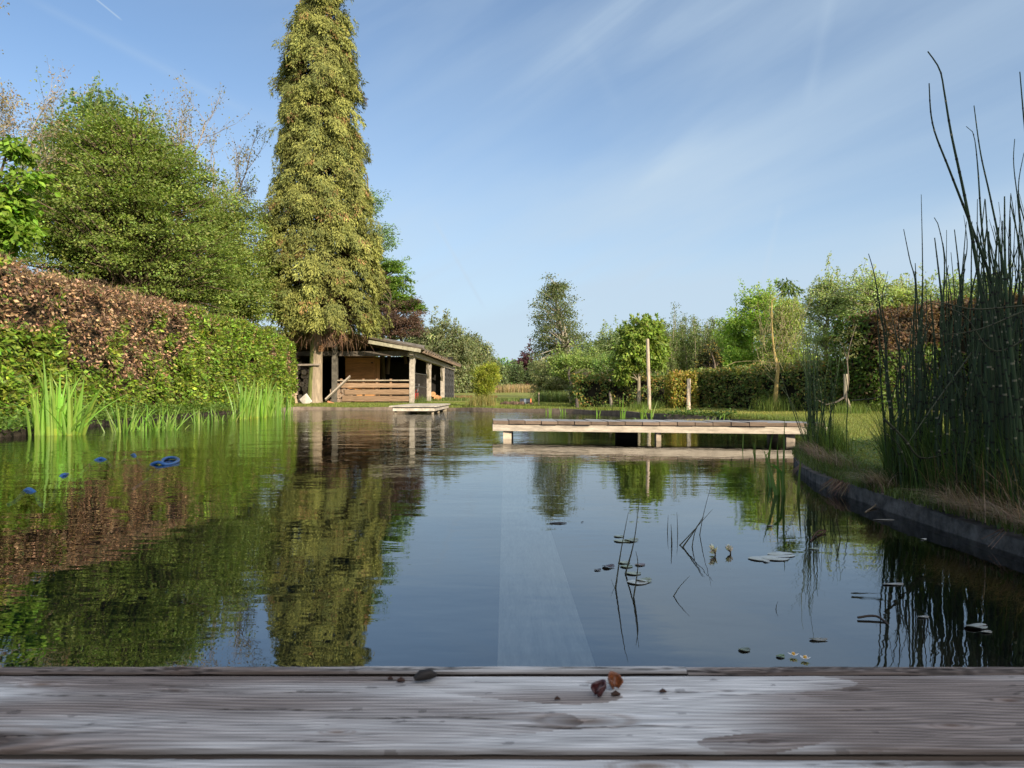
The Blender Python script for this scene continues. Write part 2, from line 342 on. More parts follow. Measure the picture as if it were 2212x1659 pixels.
fr = N(t, 'ShaderNodeFresnel', i={'IOR': 2.45}); t.links.new(b.outputs[0], fr.inputs['Normal'])
gl = N(t, 'ShaderNodeBsdfGlossy', i={'Roughness': .0, 'Color': (.93, .95, .96, 1)}); t.links.new(b.outputs[0], gl.inputs['Normal'])
tp = N(t, 'ShaderNodeBsdfTransparent', i={0: (.72, .78, .77, 1)})
mx = N(t, 'ShaderNodeMixShader'); t.links.new(fr.outputs[0], mx.inputs[0]); t.links.new(tp.outputs[0], mx.inputs[1]); t.links.new(gl.outputs[0], mx.inputs[2]); t.links.new(mx.outputs[0], o.inputs[0])
M_water = m
mb = MB(); mb.poly([(x, y, 0) for x, y in (pond[::-1] if SG > 0 else pond)]); tag(mb.build('water', M_water), 'still pond water with soft ripples', None, kind='structure')

# ------------------------------------------------------------------ near deck (weathered boards)
def wood_board(name, x0, x1, y0, y1, z, th, seed, parent, knots=(), step=(.0016, .0011), brown=.4, flipz=0):
    nx, ny = int((x1 - x0) / step[0]), int((y1 - y0) / step[1])
    xs, ys = np.linspace(x0, x1, nx), np.linspace(y0, y1, ny); X, Y = np.meshgrid(xs, ys, indexing='ij')
    r_ = np.random.default_rng(seed)
    q = np.stack([X, Y, np.full_like(X, seed)], -1)
    v_ = Y + .006 * sn(q * [4, 12, 1], 1, seed) + .002 * sn(q * [20, 30, 1], 1, seed + 3)
    kd = np.zeros_like(X)
    for kx, ky, kr in knots:
        dx_, dy_ = (X - kx) / (kr * 5), (Y - ky) / (kr * 1.6)
        v_ += kr * .9 * np.tanh((Y - ky) / (kr * .8)) * np.exp(-dx_ ** 2) * -1 * np.exp(-(dy_ / 2.5) ** 2)
        rr = np.sqrt(((X - kx) / (kr * 1.7)) ** 2 + ((Y - ky) / (kr * .62)) ** 2)
        kd = np.maximum(kd, np.clip(1.25 - rr, 0, 1)); kd = np.maximum(kd, .5 * np.exp(-((rr - 1.5) / .25) ** 2))
    ring = .5 + .5 * np.sin(v_ * 2 * math.pi / .0050 + 3 * sn(q * [3, 50, 1], 1, seed + 9))
    ring = ring ** 1.3
    fine = np.repeat(r_.normal(0, 1, (nx // 14 + 1, ny)), 14, 0)[:nx]
    k_ = np.ones(23) / 23; fine = np.apply_along_axis(lambda a: np.convolve(a, k_, 'same'), 0, fine) * 2.4
    big = sn(q * [5, 22, 1], 1, seed + 5) + .7 * sn(q * [13, 60, 1], 1, seed + 6)
    pale = np.clip(.5 + .75 * big - (brown - .4), 0, 1); pale = np.clip(pale + .9 * np.exp(-((X - .07 - .5 * (y1 - Y)) / .11) ** 2) * (sn(q * [16, 50, 1], 1, seed + 11) > -.35) - .55 * np.exp(-((X - .36) / .14) ** 2) * (sn(q * [4, 30, 1], 1, seed + 12) > -.2), 0, 1); pale = pale * pale * (3 - 2 * pale)
    crack = np.zeros_like(X)
    for _ in range(26):
        cx_, cy_, cl_ = r_.uniform(x0, x1), r_.uniform(y0, y1), r_.uniform(.02, .12); yc = cy_ + .0015 * np.sin(X * 60 + cx_ * 99); crack = np.maximum(crack, np.exp(-((Y - yc) / .0007) ** 2) * np.clip(1 - ((X - cx_) / cl_) ** 2, 0, 1))
    speck = (sn(q * [150, 260, 1], 1, seed + 7) + sn(q * [90, 170, 1], 1, seed + 8)) > 1.35
    colp = np.array([.54, .535, .52]); colb = np.array([.27, .225, .20])
    col = colb + (colp - colb) * pale[..., None]
    col = col * (1 - .52 * ring[..., None] * (1.1 - .6 * pale[..., None])) * (1 + .10 * fine[..., None]) * (1 + .12 * sn(q * [40, 300, 1], 1, seed)[..., None])
    col = col * (1 - .62 * kd[..., None] * np.array([.85, 1, 1.1])); col[speck] *= .6
    edge = np.minimum((Y - y0), (y1 - Y)); em = np.exp(-edge / .0028); col = col * (1 - .7 * em[..., None]) + np.array([.05, .032, .02]) * .7 * em[..., None]
    Z = z - .0007 * ring - .0012 * kd * (sn(q * [90, 160, 1], 1, 2) > .2) - .003 * np.exp(-edge / .002) + .0012 * sn(q * [3, 10, 1], 1, seed)
    col = col * (1 - .75 * crack[..., None]); Z = Z - .0015 * crack
    col = np.clip(col, .01, .9)
    V = np.stack([X, Y, Z], -1).reshape(-1, 3)
    i, j = np.meshgrid(np.arange(nx - 1), np.arange(ny - 1), indexing='ij'); a = (i * ny + j).reshape(-1, 1)
    F = a + [0, ny, ny + 1, 1]; T = col[:-1, :-1].reshape(-1, 3)
    mb = MB(); mb.add(V, F, T)
    rim = [(x0, y0), (x1, y0), (x1, y1), (x0, y1)]
    mb.add([(*a_, z - .005) for a_ in rim] + [(*a_, z - th) for a_ in rim], [[0, 1, 5, 4], [1, 2, 6, 5], [2, 3, 7, 6], [3, 0, 4, 7]], (.13, .10, .08))
    return mb.build(name, M_deck, parent, smooth=True)
M_deck = tintmat('deck_boards', .75, None, spec=.25)
DZ = .25
deck = thing('deck', 'weathered grey wooden deck across the bottom of the view', 'deck', (0, .4, DZ))
wood_board('deck_board', -.75, .75, .5085, .6455, DZ, .028, 3, deck,
           knots=[(.055, .555, .014), (-.405, .622, .007), (-.285, .610, .004), (-.385, .525, .020), (.33, .545, .006), (.405, .59, .006), (.075, .628, .004), (.29, .612, .0045), (.18, .52, .004), (-.13, .535, .005)])
wood_board('deck_board', -.75, .75, .36, .500, DZ - .001, .028, 8, deck, knots=[(-.33, .47, .02), (.09, .487, .01), (.25, .49, .006), (-.1, .45, .012)], step=(.003, .0018), brown=.2)
wood_board('fascia_board', -.75, .157, .650, .664, DZ + .001, .12, 12, deck, knots=[(-.30, .657, .006)], brown=.5)
wood_board('fascia_board', .158, .75, .650, .666, DZ, .12, 14, deck, knots=[], brown=.9)
mb = MB()
for s_ in (-1, 1): mb.box((s_ * 2.9, .58, DZ - .014), (4.3, .14, .028), tint=(.3, .29, .28)); mb.box((s_ * 2.9, .43, DZ - .014), (4.3, .14, .028), tint=(.3, .29, .28)); mb.box((s_ * 2.9, .657, DZ - .06), (4.3, .013, .118), tint=(.22, .2, .18))
for k in range(8): mb.box((0, .27 - k * .15, DZ - .014), (10.1, .14, .028), tint=(.3, .29, .28))
for k in range(-4, 5): mb.box((k * 1.15 + .2, -.15, DZ - .10), (.06, 1.3, .14), tint=(.1, .08, .06))
mb.build('deck_frame', M_woodx, deck)
# crumbs of bark and bud scales on the board
def crumb(name, label, cat, x, y, pts, r, tint, group=None):
    mb = MB(); mb.tube([(x + a, y + b_, DZ + c) for a, b_, c in pts], r, 7, tint); return tag(mb.build(name, M_leaf, smooth=True), label, cat, group)
def scale_cup(x, y, s, rz, tint, label):
    mb = MB(); a = np.linspace(-2.1, 2.1, 14); u_ = np.linspace(0, 1, 6); V = []
    for ui in u_:
        for ai in a:
            rr = s * (.35 + .65 * math.sin(ui * 1.9)) * (1 + .12 * math.sin(ai * 5 + ui * 7)); V.append((rr * math.cos(ai), rr * math.sin(ai) * .8, s * ui * 1.9 * (1 - .18 * abs(ai)) + .001))
    V = np.array(V); c_, s_ = math.cos(rz), math.sin(rz); V = V @ np.array([[c_, s_, 0], [-s_, c_, 0], [0, 0, 1]]) + [x, y, DZ]
    i, j = np.meshgrid(range(5), range(13), indexing='ij'); k = (i * 14 + j).reshape(-1, 1); mb.add(V, k + [0, 14, 15, 1], np.array(tint) * rng.uniform(.7, 1.4, (65, 1)))
    o = mb.build('bud_scale', M_plastic, smooth=True); mo = o.modifiers.new('s', 'SOLIDIFY'); mo.thickness = .0012; tag(o, label, 'bud scale', 'bud scales on the deck')
def DK(dx, dy): return wat(dx, dy, DZ)
a = DK(1291, 1504); scale_cup(a[0], a[1], .0062, .4, (.05, .012, .012), 'round dark red bud scale on the deck, left of the curled one')
a = DK(1329, 1488); scale_cup(a[0], a[1], .0062, 1.9, (.16, .05, .015), 'curled orange brown bud scale standing open on the deck')
a = DK(918, 1472); crumb('bark_piece', 'dark elongated piece of bark lying on the deck board', 'bark piece', a[0], a[1], [(-.009, -.002, .003), (-.004, 0, .005), (.004, .001, .006), (.009, .004, .004)], [.002, .0045, .0045, .002], (.035, .03, .027))
for i, (dx, dy, r_, lab) in enumerate([(866, 1473, .0022, 'small dark bark crumb left of the long bark piece'), (1330, 1503, .0024, 'flat reddish crumb below the curled bud scale'), (1432, 1497, .0018, 'tiny dark crumb to the right of the bud scales'),
                                   (1204, 1513, .0015, 'tiny brown crumb on pale wood left of the bud scales'), (843, 1469, .0014, 'tiny crumb at the far left of the bark pieces')]):
    a = DK(dx, dy); crumb('crumb', lab, 'crumb', a[0], a[1], [(-r_ * 1.5, 0, .001), (0, .0005, .002), (r_ * 1.6, 0, .001)], [r_ * .5, r_, r_ * .4], (.06, .03, .02), 'crumbs on the deck')

# ------------------------------------------------------------------ jetty
J0 = np.array([-.205, 7.92]); ju = unit(np.array([.98, -.2])); jv = unit(np.array([-.04, 1.0]))
jet = thing('jetty', 'narrow grey jetty of cross planks with pale side beam over the pond', 'jetty', (J0[0], J0[1], 0))
JL = 3.55; pitch = .178; npl = int(JL / pitch); Wd = .62; ZT = .20
for k in range(npl):
    a0 = J0 + ju * (k * pitch) - jv * .03; a1 = a0 + ju * (pitch - .007); tl = rng.normal(0, .003, 4); ov = rng.normal(0, .006)
    top = [a0 - jv * ov, a1 - jv * ov, a1 + jv * Wd, a0 + jv * Wd]; th = .036
    mb = MB(); V = [(*p_, ZT - th) for p_ in top] + [(*p_, ZT + tl[i]) for i, p_ in enumerate(top)]
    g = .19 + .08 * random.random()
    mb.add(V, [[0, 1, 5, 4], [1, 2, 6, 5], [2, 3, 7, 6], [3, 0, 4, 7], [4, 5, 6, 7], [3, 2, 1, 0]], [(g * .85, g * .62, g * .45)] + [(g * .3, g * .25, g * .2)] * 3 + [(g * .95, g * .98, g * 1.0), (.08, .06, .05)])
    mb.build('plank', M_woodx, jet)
for off, tnt in ((.012, (.50, .43, .34)), (Wd - .1, (.3, .26, .2))):
    a0 = J0 + jv * off + ju * .0; a1 = a0 + ju * (JL - .1); mb = MB(); mb.beam((*a0, ZT - .036 - .004 - .038), (*a1, ZT - .036 - .004 - .038), .045, .070, tnt); mb.build('side_beam', M_woodx, jet)
for s_, off, tnt, wdt in ((.16, .07, (.55, .45, .34), .09), (1.78, .07, (.5, .4, .3), .05), (1.52, .42, (.03, .028, .025), .24), (.2, .52, (.3, .25, .2), .09), (3.1, .1, (.3, .25, .2), .09), (3.1, .52, (.3, .25, .2), .09)):
    a0 = J0 + jv * off + ju * s_; mb = MB(); mb.box((*a0, -.35), (wdt, .09, .90), tint=tnt); mb.build('post', M_wood, jet)
# plank sides facing the gaps are darker; a tuft of cut grass on the planks
p0 = J0 + ju * 2.25 + jv * .35; n_ = 160; P = np.column_stack([p0[0] + rng.normal(0, .07, n_), p0[1] + rng.normal(0, .05, n_), np.full(n_, ZT + .006)])
mb = MB(); mb.blades(P, rng.normal(0, 1, (n_, 3)), .03, .004, 1.4, jitter(n_, (.3, .27, .12))); tag(mb.build('grass_clippings', M_grass), 'small heap of dry grass clippings on the jetty planks', 'grass clippings', kind='stuff')

# small landing platform at the far bank
pl = thing('landing_platform', 'small square pale wooden platform in front of the shed', 'platform', (-2.35, 19, 0))
mb = MB()
for k in range(11): mb.box((-2.36, 17.42 + k * .36, .18), (1.13, .345, .03), tint=np.array((.42, .38, .31)) * rng.uniform(.85, 1.1))
mb.build('deck_board', M_wood, pl)
mb = MB(); mb.box((-2.35, 17.32, .12), (.99, .04, .10), tint=(.58, .52, .43)); mb.box((-1.86, 19.2, .12), (.04, 3.75, .10), tint=(.42, .38, .32)); mb.box((-2.84, 19.2, .12), (.04, 3.75, .10), tint=(.42, .38, .32)); mb.build('fascia', M_wood, pl)
for x_, y_ in ((-2.79, 17.4), (-1.9, 17.4), (-2.55, 18.8), (-1.95, 18.8), (-2.79, 20.3), (-1.9, 20.3)):
    mb = MB(); mb.box((x_, y_, -.4), (.05 if y_ < 18 else .14, .06, .94), tint=(.36, .30, .22)); mb.build('leg', M_wood, pl)

# ------------------------------------------------------------------ shed
def RG(x, y): return (x / 2.765 + 1100) / 1.85172, (y / 2.765 + 1150) / 1.85172
def RW(x, y, d): return W(*RG(x, y), d)
shed = thing('shed', 'open timber shed with grey posts, low roof and black boarded side', 'shed', (-6, 33, .1))
oak = (.38, .335, .28)
def post(x, y, top, wd=.19, br=((1, 0),), tint=oak):
    mb = MB(); mb.box((x, y, (top - .1) / 2), (wd, wd, top + .1), tint=tint, jit=.006); o = mb.build('post', M_wood, shed)
    for bx, by in br:
        mb = MB(); mb.beam((x + bx * .04, y + by * .04, top - .75), (x + bx * .55, y + by * .6, top - .08), .09, .12, tint); mb.build('brace', M_wood, shed)
    return o
post(-3.86, 28.05, 1.98, br=((0, 1.2),)); post(-3.78, 33, 1.93, .2, br=((0, 1.2), (0, -1.2))); post(-3.64, 38, 1.9, .2, br=((0, -1.2),))
post(-6.85, 28.05, 2.5, .2, br=(), tint=(.12, .11, .09)); post(-3.5, 43, 1.85, .14, br=())
mb = MB(); mb.box((-3.86, 28.05, 1.98), (.3, .26, .16), tint=oak); mb.build('post_head', M_wood, shed)
mb = MB(); mb.beam((-3.84, 27.7, 2.0), (-3.45, 43.2, 1.93), .16, .2, (.33, .29, .24)); mb.build('eave_beam', M_wood, shed)
mb = MB(); mb.beam((-3.9, 28.05, 2.02), (-11.0, 28.05, 2.02), .14, .18, (.10, .085, .07)); mb.build('tie_beam', M_wood, shed)
# roof: right slope falls to the eave at the right, left slope hidden behind the big conifer
RX, RZ = -7.4, 2.98
def slope(xr, zr, xe0, xe1, ze, name):
    mb = MB(); th = .07
    n = 40
    for i in range(n):
        y0 = 27.35 + 16.1 * i / n; y1 = 27.35 + 16.1 * (i + 1) / n; xe = xe0 + (xe1 - xe0) * i / n; xf = xe0 + (xe1 - xe0) * (i + 1) / n
        jz = rng.normal(0, .012); V = [(xr, y0, zr), (xe, y0, ze + jz), (xf, y1, ze + jz), (xr, y1, zr)]
        V = V + [(a_, b_, c_ + th) for a_, b_, c_ in V]
        mb.add(V, [[0, 1, 2, 3], [7, 6, 5, 4], [0, 4, 5, 1], [1, 5, 6, 2], [2, 6, 7, 3]], np.array((.12, .10, .075)) * rng.uniform(.6, 1.3))
    return mb.build(name, M_stone, shed)
rr = slope(RX, RZ, -3.36, -3.02, 2.13, 'roof'); slope(RX, RZ - .001, -11.4, -11.4, 2.13, 'roof')
mb = MB()
n_ = 2600; yy = rng.uniform(27.5, 43.2, n_); xe = -3.36 + .34 * (yy - 27.35) / 16; tt = rng.beta(1, 2.5, n_); P = np.column_stack([xe - tt * 3.2, yy, 2.2 + tt * .66])
mb.leaves(P, rng.normal(0, 1, (n_, 3)) * [1, 1, .3], np.tile([0.2, 0, 1.0], (n_, 1)), .11, .07, jitter(n_, (.14, .11, .06), .4)); mb.build('roof_moss', M_dead, rr)
mb = MB(); mb.beam(RW(1035, 600, 27.3), RW(1612, 700, 27.3), .05, .13, (.30, .28, .20)); mb.build('barge_board', M_wood, shed)
mb = MB(); mb.beam(RW(1200, 606, 27.45) + [0, 0, .08], RW(1650, 672, 27.45) + [0, 0, .03], .05, .16, (.13, .12, .11)); mb.build('barge_board', M_wood, shed)
for k in range(22):
    y_ = 27.9 + k * .7; x_ = -3.36 + .34 * (y_ - 27.35) / 16; mb = MB(); mb.beam((x_ + .02, y_, 2.085), (x_ - 3.9, y_, 2.085 + .82), .07, .12, (.20, .15, .11)); mb.build('rafter', M_wood, shed)
# black weatherboards on the right side wall, back wall and left wall
mb = MB()
for k in range(15):
    z = .06 + k * .13; mb.beam((-3.58, 38.2, z), (-3.47, 42.95, z), .035, .135, np.array((.035, .035, .036)) * rng.uniform(.5, 2.0), jit=.006)
for k in range(4): mb.beam((-3.50 + .01 * k, 39 + k * 1.25, 1.0), (-3.50 + .01 * k, 39.04 + k * 1.25, 1.0), .09, 1.85, (.05, .05, .05))
mb.build('side_wall', M_wood, shed)
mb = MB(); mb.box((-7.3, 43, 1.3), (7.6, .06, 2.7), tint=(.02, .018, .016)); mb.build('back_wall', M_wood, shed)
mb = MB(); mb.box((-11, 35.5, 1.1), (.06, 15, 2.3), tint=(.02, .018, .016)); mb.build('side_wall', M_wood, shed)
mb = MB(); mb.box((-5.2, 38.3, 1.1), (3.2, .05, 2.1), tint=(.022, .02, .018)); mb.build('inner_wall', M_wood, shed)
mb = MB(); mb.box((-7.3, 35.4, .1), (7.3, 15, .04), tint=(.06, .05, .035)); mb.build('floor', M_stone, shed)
# cabinet
cab = thing('wooden_cabinet', 'large orange brown pine cabinet standing inside the open shed', 'cabinet', (-6.3, 30.6, .12))
mb = MB()
for k in range(9): mb.box((-6.3, 30.6, .25 + k * .2), (1.17, 1.3, .196), tint=np.array((.50, .24, .085)) * rng.uniform(.85, 1.15))
mb.build('carcass', M_woodx, cab)
mb = MB(); mb.box((-5.70, 30.6, 1.1), (.03, 1.2, 1.7), tint=(.42, .2, .08)); mb.box((-5.68, 30.3, 1.1), (.01, .04, 1.3), tint=(.1, .05, .02)); mb.build('door', M_woodx, cab)
mb = MB(); mb.box((-6.3, 30.6, 2.0), (1.24, 1.38, .05), tint=(.35, .2, .09)); mb.build('top', M_woodx, cab)
for z_ in (.75, 1.75):
    mb = MB(); mb.box((-5.78, 29.93, z_), (.09, .02, .05), tint=(.03, .02, .02)); mb.build('hinge', M_metal, cab)
# plank barrier
bar = thing('plank_barrier', 'low barrier of three thick rough planks and a rail between shed posts', 'barrier', (-5.3, 28, .1))
for x0, x1, y0, y1 in ((740, 1485, 1055, 1108), (768, 1485, 1122, 1188), (750, 1485, 1200, 1260)):
    a_, b_ = RW(x0, (y0 + y1) / 2, 28), RW(x1, (y0 + y1) / 2, 28); h = (y1 - y0) / 8018 * 28 * .84
    mb = MB(); mb.beam(a_, b_, .07, h, np.array((.30, .20, .125)) * rng.uniform(.75, 1.15), jit=.014)
    mb.build('plank', M_woodx, bar)
mb = MB(); mb.beam(RW(692, 1028, 28.02), RW(1485, 1027, 28.02), .12, .045, (.36, .30, .22)); mb.build('rail', M_woodx, bar)
mb = MB(); mb.beam(RW(740, 1279, 27.9), RW(1470, 1279, 27.9), .1, .03, (.40, .34, .25)); mb.build('sill', M_woodx, bar)
for x_ in (980, 1282, 735, 1130):
    a_ = RW(x_, 1150, 28.1); mb = MB(); mb.box((a_[0], 28.09, .58), (.085, .06, .95), tint=(.32, .20, .12)); mb.build('stake', M_wood, bar)
lp = RW(555, 1245, 27.25); lq = RW(830, 985, 27.8); mb = MB(); mb.beam(lp, lq, .05, .20, (.32, .28, .23), up=(0, -1, .1)); mb.V[-1] = mb.V[-1]
tag(mb.build('leaning_plank', M_woodx), 'grey plank leaning diagonally against the left end of the barrier', 'plank')
# stuff on the barrier / inside: garden clutter
# barred gate
gt = thing('barred_gate', 'dark metal gate of thin vertical bars between the shed posts', 'gate', (-3.75, 30.3, .1))
mb = MB()
for k in range(12): y_ = 28.9 + k * .3; mb.tube([(-3.93 + k * .012, y_, .1), (-3.93 + k * .012, y_, 1.32)], .012, 5, (.10, .09, .08))
mb.build('bars', M_metal, gt)
mb = MB()
for z_ in (.15, .75, 1.3): mb.tube([(-3.93, 28.85, z_), (-3.79, 32.3, z_)], .018, 5, (.12, .11, .10))
mb.build('rails', M_metal, gt)
a_ = RW(1600, 1185, 31.5); tb = thing('garden_machine', 'small red and grey garden machine behind the barred gate', 'machine', (a_[0] - .2, a_[1], .12))
mb = MB(); mb.box((a_[0] - .25, 31.6, .38), (.34, .5, .22), tint=(.5, .03, .02), jit=.02); mb.tube([(a_[0] - .2, 31.3, .5), (a_[0] - .1, 31.2, .62), (a_[0] - .25, 31.5, .55)], .03, 8, (.55, .03, .02)); mb.build('body', M_plastic, tb)
for sx in (-.45, -.02):
    mb = MB(); mb.tube([(a_[0] + sx - .03, 31.5, .25), (a_[0] + sx + .03, 31.5, .25)], .13, 14, (.02, .02, .02)); mb.build('wheel', M_plain, tb)
mb = MB(); mb.tube([(a_[0] - .35, 31.7, .4), (a_[0] - .3, 32.1, .9), (a_[0] - .1, 32.1, .9), (a_[0] - .15, 31.7, .4)], .015, 6, (.4, .4, .4)); mb.build('handle', M_metal, tb)
# logs
def log(name, label, cat, a, b, r, group=None, barkc=(.10, .075, .05), endc=(.42, .27, .14), k=9, prt=None):
    a, b = np.array(a, float), np.array(b, float); mb = MB(); n = 4; pts = [a + (b - a) * i / (n - 1) + rng.normal(0, r * .04, 3) for i in range(n)]
    mb.tube(pts, [r * (1 + rng.normal(0, .05)) for _ in range(n)], k, barkc, cap=False)
    T = unit(b - a); ref = np.array([0, 0, 1.0]) if abs(T[2]) < .9 else np.array([1.0, 0, 0]); A = unit(np.cross(T, ref)); B = np.cross(T, A); an = np.arange(k) / k * 2 * math.pi
    for e_, c_ in ((a - T * .003, 1), (b + T * .003, 1)):
        ring = e_ + r * .97 * (np.cos(an)[:, None] * A + np.sin(an)[:, None] * B); rin = e_ - T * .0 + r * .35 * (np.cos(an)[:, None] * A + np.sin(an)[:, None] * B)
        V = np.concatenate([ring, rin]); j = np.arange(k); F = np.stack([j, (j + 1) % k, k + (j + 1) % k, k + j], 1); mb.add(V, F, endc); mb.poly(rin, np.array(endc) * .75)
    o = mb.build(name, M_bark); return tag(o, label, cat, group)
for i, (x_, y_, r_) in enumerate([(1750, 1180, .13), (1790, 1225, .15), (1765, 1262, .13), (1815, 1268, .13), (1722, 1262, .10)]):
    a_ = RW(x_, y_, 34.5 + .1 * i); log('firewood_log', ['round log on top of the firewood between the shed posts', 'largest orange ended log in the firewood between the posts', 'log at the lower middle of the firewood between the posts', 'log at the lower right of the firewood between the posts', 'small log at the lower left of the firewood between the posts'][i], 'log', (a_[0], a_[1], max(a_[2], .12 + r_)), (a_[0] - .1, a_[1] + .6, max(a_[2], .12 + r_)), r_, 'logs between the shed posts', endc=(.5, .26, .12))
# split wood pile beside the big trunk
k = 0
for zrow in range(12):
    z = .2 + zrow * .155; nrow = 5 if zrow < 8 else 4 - (zrow - 8) // 2
    for c_ in range(nrow):
        x_ = -8.62 + c_ * .215 - .012 * zrow + rng.normal(0, .02) + (.1 if zrow % 2 else 0) - (.0 if zrow < 8 else .1); r_ = rng.uniform(.085, .125)
        y_ = 27.75 + rng.normal(0, .05); tn = rng.uniform(.6, 1.3)
        log('firewood_log', 'rough split log in the tall pile left of the conifer trunk', 'log', (x_, y_, z + rng.normal(0, .015)), (x_ + rng.normal(0, .05), y_ + .7, z + rng.normal(0, .03)), r_, 'split logs piled left of the trunk', barkc=(.15 * tn, .115 * tn, .09 * tn), endc=(.50 * tn, .38 * tn, .28 * tn), k=int(rng.integers(5, 9)))
for i in range(14):
    x_ = -7.0 + (i % 4) * .2 + rng.normal(0, .03) - .6 * 0; z = .2 + (i // 4) * .19
    log('firewood_log', 'dark log in the low heap right of the conifer trunk', 'log', (x_ + .1, 28.0, z), (x_ + rng.normal(0, .05) + .1, 28.6, z), rng.uniform(.08, .12), 'logs heaped right of the trunk', barkc=(.12, .09, .07), endc=(.30, .22, .16), k=7)
# stump, slab, roof tile
st = RW(185, 1215, 26.5); log('tree_stump', 'pale sawn tree stump at the end of the hedge', 'stump', (st[0] + .08, st[1], .02), (st[0] - .06, st[1], .52), .17, barkc=(.36, .27, .17), endc=(.5, .36, .2), k=12)
a_ = RW(340, 1240, 26); mb = MB(); mb.box((a_[0], a_[1], .24), (.3, .06, .34), M=np.array(Matrix.Rotation(-.6, 3, 'Y') @ Matrix.Rotation(.3, 3, 'X')), tint=(.5, .47, .42), jit=.01); tag(mb.build('stone_slab', M_stone), 'pale stone slab leaning at the foot of the conifer trunk', 'slab')
a_ = RW(625, 1270, 26.5); mb = MB(); mb.box((a_[0], a_[1], .155), (.25, .14, .05), M=np.array(Matrix.Rotation(.35, 3, 'Y')), tint=(.5, .22, .12), jit=.008); tag(mb.build('broken_tile', M_stone), 'broken orange tile in the grass right of the conifer trunk', 'tile')
# grey tarp-like mound at the far corner of the shed
a_ = RW(1990, 1258, 40); mb = MB(); mb.tube([a_ + [-.3, 0, -.25], a_ + [-.22, 0, -.02], a_ + [0, 0, .06], a_ + [.2, 0, -.06], a_ + [.3, 0, -.3]], [.12, .2, .22, .16, .05], 10, (.03, .045, .04)); tag(mb.build('covered_heap', M_plain, smooth=True), 'low dark green covered heap behind the far shed corner', 'heap')

# ------------------------------------------------------------------ trees
def ell(dx, dy, rx, ry, d, rd=None):      # ellipsoid seen at a picture place, real metres
    c = W(dx, dy, d); a = rx / FD * d; b_ = ry / FD * d; return (*c, a, a if rd is None else rd, b_)
def crown(mb, ells, nc, cr, lpc, ls, col, flat=.4, droop=.2, shell=.45, asp=.6, lum=.22, up=.6, hue=.08, tw=None, trunk=None, shoots=0, shl=.6):
    E_ = np.array(ells); vol = (E_[:, 3] * E_[:, 4] * E_[:, 5]) ** .75; idx = rng.choice(len(E_), nc, p=vol / vol.sum())
    dirs = unit(rng.normal(0, 1, (nc, 3))); rad = rng.uniform(0, 1, (nc, 1)) ** shell
    rad = rad * (1 + .20 * sn(dirs * 2.6 + idx[:, None] * 1.7, 1.0, 3.0)[:, None] + .12 * sn(dirs * 6.0 + idx[:, None], 1.0, 5.0)[:, None]); ol = rng.uniform(0, 1, nc) < .07; rad[ol] *= rng.uniform(1.05, 1.3, (ol.sum(), 1))
    cen = E_[idx, :3] + dirs * rad * E_[idx, 3:]
    cl_l = np.exp(rng.normal(0, lum, nc)); crs = cr * rng.uniform(.6, 1.35, nc) * np.where(ol, .6, 1)
    i = np.repeat(np.arange(nc), lpc); n = len(i)
    o_ = rng.normal(0, 1, (n, 3)); o_ = unit(o_) * rng.uniform(0, 1, (n, 1)) ** .5
    P = cen[i] + o_ * crs[i, None] * [1, 1, flat]
    outw = unit(unit(P - E_[idx[i], :3]) + .8 * o_)
    U = unit(outw * [1, 1, .4] + rng.normal(0, .45, (n, 3)) - [0, 0, droop]); Nn = unit([0, 0, up] + outw * .6 + rng.normal(0, .45, (n, 3)))
    T = jitter(n, col if not callable(col) else col(P), .16, hue) * cl_l[i, None]
    mb.leaves(P, U, Nn, ls * rng.uniform(.6, 1.3, n), ls * asp * rng.uniform(.7, 1.2, n), T)
    if shoots:      # leafy upright shoots that break the outline
        top = np.argsort(-(cen[:, 2] + rng.normal(0, .25 * (cen[:, 2].max() - cen[:, 2].min()), len(cen))))[:shoots]; B0 = cen[top] + rng.normal(0, cr * .5, (len(top), 3)); L_ = shl * rng.uniform(.4, 1.3, len(top)); dv = unit(np.column_stack([rng.normal(0, .22, len(top)), rng.normal(0, .22, len(top)), np.ones(len(top))]))
        j = np.repeat(np.arange(len(top)), 34); m_ = len(j); tt_ = rng.uniform(0, 1, (m_, 1)); Q = B0[j] + dv[j] * L_[j, None] * tt_ + rng.normal(0, 1, (m_, 3)) * cr * .34 * (1.1 - tt_)
        mb.leaves(Q, rng.normal(0, .7, (m_, 3)) + [0, 0, .5], rng.normal(0, .6, (m_, 3)) + [0, -.4, .6], ls * rng.uniform(.6, 1.2, m_), ls * asp, jitter(m_, col if not callable(col) else col(Q), .2, hue)); mb.twigs(B0, B0 + dv * L_[:, None], .006, .002, (.12, .10, .06))
    return cen
def branches(mb, tp, cen, r, tint, frac=.8, k=3):
    # tp: trunk polyline top to bottom; each clump is fed from a point lower on the trunk by a bent branch
    tp = np.array(tp, float); z0, z1 = tp[0, 2], tp[-1, 2]; n = len(cen)
    dist = np.linalg.norm(cen[:, :2] - np.array([np.interp(cen[:, 2], tp[:, 2], tp[:, 0]), np.interp(cen[:, 2], tp[:, 2], tp[:, 1])]).T, axis=1)
    zb = np.clip(cen[:, 2] - dist * rng.uniform(.35, .8, n), z0 + (z1 - z0) * .4, z1); A = np.column_stack([np.interp(zb, tp[:, 2], tp[:, i]) for i in range(3)])
    prev = A; pr = np.full(n, r)
    for j in range(1, k + 1):
        t_ = j / k; q = A + (cen - A) * t_; q[:, 2] += .25 * dist * (t_ - t_ ** 2); q += rng.normal(0, .03, (n, 3)) * dist[:, None] * (1 if j < k else 0)
        nr = r * (1 - .8 * t_) + .003; mb.twigs(prev, q, pr, nr, tint); prev, pr = q, np.full(n, nr)
